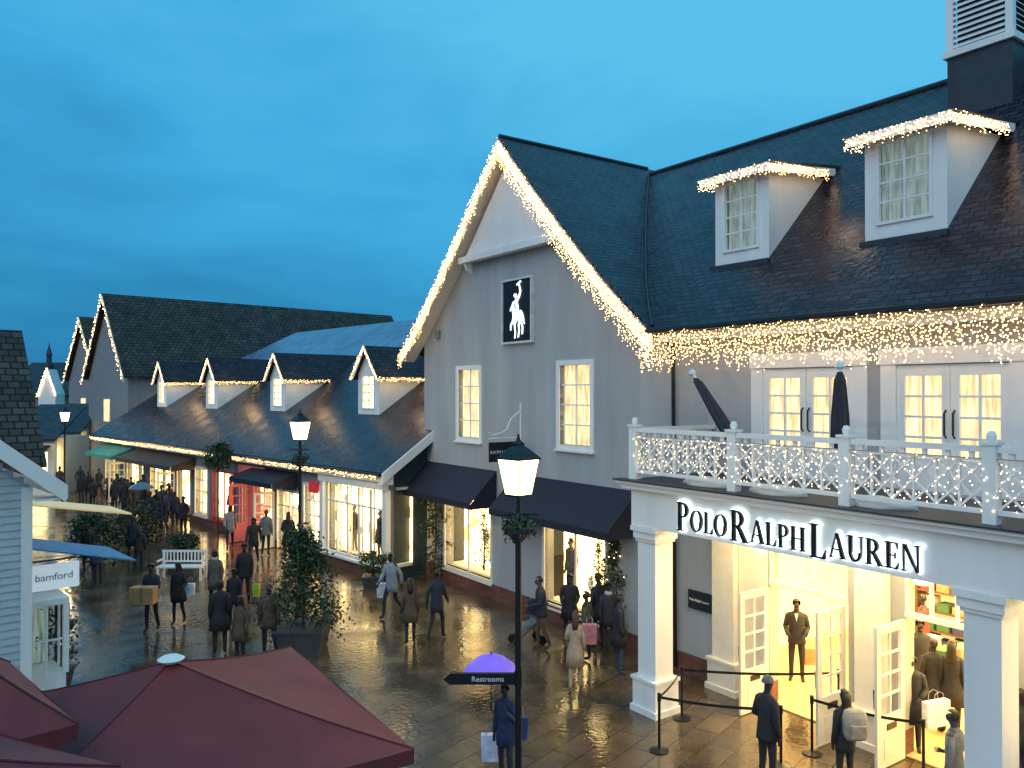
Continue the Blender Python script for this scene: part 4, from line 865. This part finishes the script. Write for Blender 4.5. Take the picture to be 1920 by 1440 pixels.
def bag(label,X_,Y_,z,w=.32,h=.38,d=.12,col=(.75,.75,.75),name='shopping_bag',rz=0):
    t=thing(name,label,'bag',(X_,Y_,z),W,rz=R(rz)); BASE[t.name]=(0,0,0)
    part(t,'body',MB().loft([[(a*w/2*q,b*d/2*q,zz) for a,b in((-1,-1),(1,-1),(1,1),(-1,1))] for q,zz in((.9,0),(1,h*.5),(1,h))]),cm(col,.5))
    for y in(-d/2,d/2): part(t,'handle',MB().tube([(-w*.22,y,h),(-w*.18,y,h+.13),(0,y,h+.17),(w*.18,y,h+.13),(w*.22,y,h)],.006,5),cm((.3,.3,.3)))
    return t
def P(label,px,py,**k):
    p=G(px,py); return person(label,p[0],p[1],**k)
def BG(label,px,py,z,**k):
    D=G(px,py)[1]; return bag(label,(px-960)/1500*D,D,z,**k)
P('man in black suit standing in the left doorway facing out',1492,1275,h=1.76,rz=160,coat=BLK,arms=('bend','bend'),hem=.82,shirt=True)
P('man in dark jacket with grey beanie waiting at the front of the queue',1436,1480,h=1.78,rz=-60,coat=BLK,arms=('down','bend'),hat=(.1,.1,.12),hem=.8)
P('person in black carrying a pale rucksack in the queue',1582,1488,h=1.62,rz=10,coat=BLK,hem=.75,long=True)
p=G(1590,1488); rk=thing('rucksack','pale beige rucksack on the back of the person queuing','bag',(p[0],p[1]-.2,.95)); BASE[rk.name]=(0,0,0)
part(rk,'body',MB().loft([[(a*.17*q,b*.09*q,zz) for a,b in((-1,-.7),(-.7,-1),(.7,-1),(1,-.7),(1,.7),(.7,1),(-.7,1),(-1,.7))] for q,zz in((.8,0),(1,.08),(1,.3),(.85,.42),(.5,.46))]),cm((.35,.3,.24)),smooth=True)
part(rk,'pocket',MB().box(-.11,.11,-.14,-.085,.06,.24),cm((.3,.25,.2)))
for sx in(-1,1): part(rk,'strap',MB().tube([(.1*sx,.08,.42),(.12*sx,.14,.3),(.12*sx,.09,.05)],.015,6),cm((.2,.17,.14)))
P('person in grey jacket at the bottom right corner beside the column',1786,1550,h=1.68,rz=40,coat=GRYC,tr=JEAN,arms=('bend','down'))
P('woman in long black coat by the open right door',1706,1405,h=1.65,rz=150,coat=BLK,hem=.55,long=True,arms=('bend','bend'))
P('man in black overcoat behind the open right door',1722,1330,h=1.78,rz=170,coat=BLK,hem=.6)
P('person in dark coat entering the right doorway',1748,1370,h=1.7,rz=-20,coat=BLK,hem=.6,arms=('bend','down'))
P('tall person in black partly hidden by the right porch column',1783,1380,h=1.75,rz=-40,coat=BLK,hem=.6,long=True)
P('shopper in black jacket at the far right edge',1912,1500,h=1.7,rz=60,coat=BLK)
BG('big white shopping bag held near the right column',1752,1425,.6,w=.5,h=.42,rz=20)
BG('orange paper carrier bag beside the man in the doorway',1516,1275,.35,w=.22,h=.35,col=(.6,.22,.08))
p=A.w(-9.3,17.6); person('shop visitor browsing deep inside the left doorway',p[0],p[1],1.7,rz=40,coat=(.25,.05,.04),z=.03)
p=A.w(-6.6,16.5); person('shop visitor in dark top inside the right doorway',p[0],p[1],1.72,rz=120,coat=BLK,z=.03)
p=A.w(-6.1,17.8); person('shop visitor in red inside the right doorway',p[0],p[1],1.65,rz=200,coat=(.4,.08,.06),z=.03,long=True)
P('man in dark jacket pushing a buggy past the right display window',1019,1215,h=1.75,rz=95,coat=DNAVY,tr=BRN,arms=('fwd','fwd'),pose='step')
P('woman in dark coat looking down beside the display window',1068,1200,h=1.66,rz=170,coat=BLK,hem=.6,long=True,arms=('bend','bend'))
P('woman in beige coat with pink bag seen from behind',1078,1292,h=1.62,rz=-10,coat=BEI,tr=BEI,hair=HBR,hem=.55,long=True,pose='step',arms=('down','bend'))
P('man in black parka near the conical evergreen',1122,1215,h=1.82,rz=30,coat=BLK,hem=.7)
P('person in black coat standing against the left porch column',1160,1262,h=1.74,rz=-80,coat=BLK,tr=JEAN,hem=.65)
P('person in olive jacket behind the woman in beige',1100,1240,h=1.62,rz=60,coat=OLV)
P('shopper in a dark anorak with pale scarf left of the evergreen',1140,1225,h=1.7,rz=190,coat=DNAVY,hem=.7,scarf=(.4,.38,.35))
BG('pink rucksack style bag on the woman in beige',1105,1290,.95,w=.3,h=.4,d=.16,col=(.45,.16,.18))
P('shopper in blue coat under the purple umbrella',948,1470,h=1.62,rz=150,coat=(.025,.035,.09),tr=DNAVY,arms=('down','up'),hem=.7)
BG('lilac white paper carrier bag held by the umbrella shopper',920,1460,.32,w=.3,h=.42,col=(.68,.66,.85))
BG('blue day sack by the shoulder of the umbrella shopper',975,1470,.75,w=.24,h=.34,col=(.04,.05,.16))
D=12.6; ux,uy,uz=X(921,D),D,1.77
um=thing('umbrella','open purple umbrella held behind the finger sign','umbrella',(ux,uy,uz)); c=MB()
rings=[[(ux+r_*math.cos(6.283*k/16)*(1 if k%2==0 else .94),uy+r_*math.sin(6.283*k/16)*(1 if k%2==0 else .94),uz+z_+(0 if k%2==0 or r_<.3 else .02)) for k in range(16)] for r_,z_ in((.46,0),(.40,.11),(.28,.22),(.14,.29),(.02,.315))]
part(um,'canopy',c.loft(rings,False),M('purple_nylon_glow',(.26,.14,.8),.5,var=.1,em=.22,ec=(.28,.15,.9)),smooth=True)  # slight emission lifts the purple cloth; no lamp inside
part(um,'shaft',MB().tube([(ux,uy,uz+.36),(ux,uy,uz-.45)],.008,6),BLACK); part(um,'handle',MB().tube([(ux,uy,uz-.45),(ux,uy,uz-.55),(ux+.03,uy,uz-.59),(ux+.06,uy,uz-.55)],.013,6),BLACK)
p=G(990,1205); bu=thing('pushchair','small dark pushchair in front of the right display window','pushchair',(p[0],p[1],0)); BASE[bu.name]=(0,0,0); bu.rotation_euler.z=R(20)
part(bu,'frame',MB().tube([(.45,-.2,1.0),(.1,-.2,.5),(-.35,-.2,.15)],.015,6).tube([(.45,.2,1.0),(.1,.2,.5),(-.35,.2,.15)],.015,6).tube([(.45,-.2,1.0),(.45,.2,1.0)],.018,6).tube([(.1,-.2,.5),(.3,-.2,.12)],.015,6).tube([(.1,.2,.5),(.3,.2,.12)],.015,6),BLACK)
part(bu,'seat',MB().prism([(-.25,.4),(.15,.45),(.35,.95),(.28,.97),(.1,.52),(-.25,.47)],-.18,.18),cm(GRYC))
part(bu,'hood',MB().lathe([(.24,.75),(.23,.9),(.15,1.0),(.02,1.04)],.2,0,12),cm(BLK))
for x,y in((-.35,-.2),(-.35,.2),(.3,-.22),(.3,.22)): part(bu,'wheel',MB().tube([(x,y-.02,.11),(x,y+.02,.11)],.11,14),BLACK)
P('man in light grey coat carrying a white bag past the white shopfront',737,1155,h=1.78,rz=150,coat=(.26,.3,.36),tr=DNAVY,pose='walk',arms=('sf','sb'),hem=.7,hair=(.1,.09,.08))
BG('white shopping bag carried by the man in light grey',716,1153,.5,w=.25,h=.4)
P('short figure in brown coat walking with the dark coated companion',770,1206,h=1.6,rz=10,coat=BRN,pose='step',hem=.6,long=True)
P('slim person in dark coat walking beside the brown coated one',818,1200,h=1.76,rz=-15,coat=DNAVY,pose='walk',arms=('sf','sb'),hem=.72)
P('broad person in black coat at the front of the left group',414,1226,h=1.75,rz=20,coat=BLK,hem=.6)
P('person in dark brown coat in the middle of the front left group',452,1246,h=1.58,rz=160,coat=BRN,hem=.65,hair=HBR,long=True)
P('person in brown hooded jacket beside the large planter',505,1230,h=1.7,rz=200,coat=(.1,.065,.045),hem=.7,hat=(.07,.05,.04))
P('woman in patterned scarf walking toward the viewer on the left',407,1140,h=1.7,rz=170,coat=(.12,.1,.1),hem=.6,pose='step',hair=HBR,long=True,scarf=(.4,.35,.3))
P('tall man in black jacket holding a lime bag',460,1135,h=1.85,rz=190,coat=BLK,pose='step')
BG('bright lime green carrier bag in the tall mans hand',482,1150,.5,w=.18,h=.34,col=(.45,.6,.05))
P('short person in dark coat behind the front left group',440,1175,h=1.55,rz=180,coat=BLK,hem=.7)
P('man carrying a cardboard box toward the viewer',288,1182,h=1.78,rz=180,coat=DNAVY,tr=BLK,pose='step',arms=('fwd','fwd'),hem=.84)
p=G(285,1182); bxo=thing('cardboard_box','brown cardboard box held in front by the walking man','box',(p[0],p[1]-.42,.83)); BASE[bxo.name]=(0,0,0)
part(bxo,'carton',MB().box(-.3,.3,-.15,.15,0,.42),M('cardboard',(.5,.28,.12),.85)); part(bxo,'tape',MB().box(-.03,.03,-.153,.153,-.003,.423),M('tape',(.3,.2,.1),.4))
P('woman in black with white bag next to the box carrier',338,1168,h=1.66,rz=175,coat=BLK,hem=.65,pose='step',long=True,arms=('down','bend'))
BG('white paper bag held by the woman in black',358,1166,.75,w=.24,h=.3)
far=[('person in black coat beside the pale bench',262,1072,BLK,20),('person in navy coat left of the bench',250,1050,DNAVY,200),('shopper in dark coat in front of the coral door',477,1058,BLK,190),('shopper in grey at the coral shopfront',500,1042,GRYC,0),('shopper looking into the white shopfront door',541,1052,BLK,10),('shopper in navy beside the second lamp post',575,1040,DNAVY,60),
('person in blue jacket walking on the far left',185,1100,BLU,180),('person in black on the far left next to the blue jacket',168,1075,BLK,180),('person in pale coat by the red shop window',432,1030,(.3,.28,.27),200),('person in black before the cream shop door',345,1010,BLK,170),
('shopper with dark hood under the brown awning',300,995,BLK,180),('person in blue coat under the brown awning',316,985,BLU,150),('person in black under the far awning',275,975,BLK,20),('person in dark coat by the teal awning',240,962,DNAVY,200),('distant figure in dark coat near the hedge',222,950,BLK,180),('distant figure in brown near the hedge',205,940,BRN,0),('distant figure left of the teal awning',188,930,BLK,180),('distant figure under the far lamp',150,925,DNAVY,10),('distant pale coated figure under the far lamp',132,915,GRYC,180),('most distant figure at the end of the street',118,900,BLK,0)]
for i,(l,px_,py_,c_,rz_) in enumerate(far):
    P(l,px_,py_,h=1.6+.05*(i%5),rz=rz_,coat=c_,hem=[.8,.6,.7][i%3],pose=['stand','step','walk'][i%3],long=i%2==0,hair=[HB,HBR][i%2],arms=('sf','sb') if i%3==2 else ('down','bend'),small=True)
for i in range(24):
    px_=random.uniform(105,330); py_=900+(px_-105)*.3+random.uniform(0,45)
    P('tiny dark coated shopper in the crowd at the far end of the street',px_,py_,h=random.uniform(1.6,1.85),rz=random.choice((0,180,150,30)),coat=random.choice((BLK,DNAVY,BLK,BRN,BLU)),hem=.7,pose=random.choice(('stand','step')),group='crowd far down the street',small=True)
D=37; x=X(266,D); um=thing('umbrella','small open blue grey umbrella far along the street near the hedge','umbrella',(x,D,1.75))
part(um,'canopy',MB().loft([[(x+r_*math.cos(6.283*k/16),D+r_*math.sin(6.283*k/16),1.75+z_) for k in range(16)] for r_,z_ in((.55,0),(.45,.12),(.2,.25),(.02,.29))],False),M('blue_nylon',(.08,.16,.22),.5),smooth=True)
part(um,'shaft',MB().tube([(x,D,2.06),(x,D,1.1)],.01,6),BLACK)
person('far shopper holding the blue grey umbrella',x+.12,D+.1,1.7,rz=180,coat=DNAVY,arms=('down','up'),small=True)
MANN=M('mannequin_white',(.6,.57,.5),.4)
for i,(F_,x_,y_,z_,cc) in enumerate(((A,d1[1]-.35,YF+.5,.55,(.5,.04,.04)),(A,d2[0]+.45,YF+.55,.5,(.1,.1,.12)),(A,d2[1]-.3,YF+.45,.5,(.02,.06,.04)),(B,units[0][0]+.9,RY+.5,.45,BLK),(B,units[0][1]-1.0,RY+.5,.45,BLK),(B,units[0][1]-.35,RY+.55,.45,GRYC),(B,units[5][0]+.8,RY+.5,.5,(.5,.05,.04)))):
    p=F_.w(x_,y_); person(['mannequin in red coat in the left display window','mannequin in charcoal suit in the right display window','mannequin in dark green in the right display window','left mannequin in black in the white shopfront','middle mannequin in black in the white shopfront','right mannequin in grey in the white shopfront','mannequin in red in the red shop window'][i],p[0],p[1],1.72,rz=math.degrees(F_.a)+180,coat=cc,tr=(.1,.1,.1),z=z_,name='mannequin',cat='mannequin',skin=MANN,hem=.6 if i%2==0 else .85)
# ================================================================ world, sun, camera
w=bpy.data.worlds.new('World'); S.world=w; w.use_nodes=True; nt=w.node_tree; N=nt.nodes; L=nt.links; bg=N['Background']
tc=N.new('ShaderNodeTexCoord'); sp=N.new('ShaderNodeSeparateXYZ'); L.new(tc.outputs['Generated'],sp.inputs[0])
mp=N.new('ShaderNodeMapping'); mp.inputs['Scale'].default_value=(1.5,1.5,4.2); mp.inputs['Location'].default_value=(.4,.2,.3); L.new(tc.outputs['Generated'],mp.inputs[0])
no=N.new('ShaderNodeTexNoise'); no.inputs['Scale'].default_value=1.5; no.inputs['Detail'].default_value=7; no.inputs['Roughness'].default_value=.55; no.inputs['Distortion'].default_value=.3; L.new(mp.outputs[0],no.inputs[0])
ma=N.new('ShaderNodeMath'); ma.operation='MULTIPLY_ADD'; ma.inputs[1].default_value=.55; L.new(no.outputs[0],ma.inputs[0])
m2=N.new('ShaderNodeMath'); m2.operation='MULTIPLY_ADD'; m2.inputs[1].default_value=.8; m2.inputs[2].default_value=-.02; L.new(sp.outputs['Z'],m2.inputs[0])
m3=N.new('ShaderNodeMath'); m3.operation='MULTIPLY_ADD'; m3.inputs[1].default_value=.18; L.new(sp.outputs['X'],m3.inputs[0]); L.new(m2.outputs[0],m3.inputs[2]); L.new(m3.outputs[0],ma.inputs[2])
cr=N.new('ShaderNodeValToRGB'); e=cr.color_ramp.elements; e[0].position=0; e[0].color=(.018,.11,.24,1); e[1].position=.62; e[1].color=(.10,.50,.80,1)
q=e.new(.24); q.color=(.026,.23,.46,1); q=e.new(.44); q.color=(.05,.38,.69,1); L.new(ma.outputs[0],cr.inputs[0]); L.new(cr.outputs[0],bg.inputs[0]); bg.inputs[1].default_value=1.05
sl_=bpy.data.lights.new('sun','SUN'); sl_.energy=1.1; sl_.angle=R(60); sl_.color=(1,.88,.82)
so=bpy.data.objects.new('sun',sl_); COL.objects.link(so); so.rotation_euler=(R(52),0,R(-30))
cam=bpy.data.cameras.new('Camera'); co=bpy.data.objects.new('Camera',cam); COL.objects.link(co); S.camera=co
cam.sensor_width=36; cam.lens=1500/1920*36; cam.clip_end=2000; co.location=(0,0,H); co.rotation_euler=(R(90)+math.atan(15/1500),0,0)
S.view_settings.view_transform='Standard'; S.view_settings.look='None'; S.view_settings.exposure=0
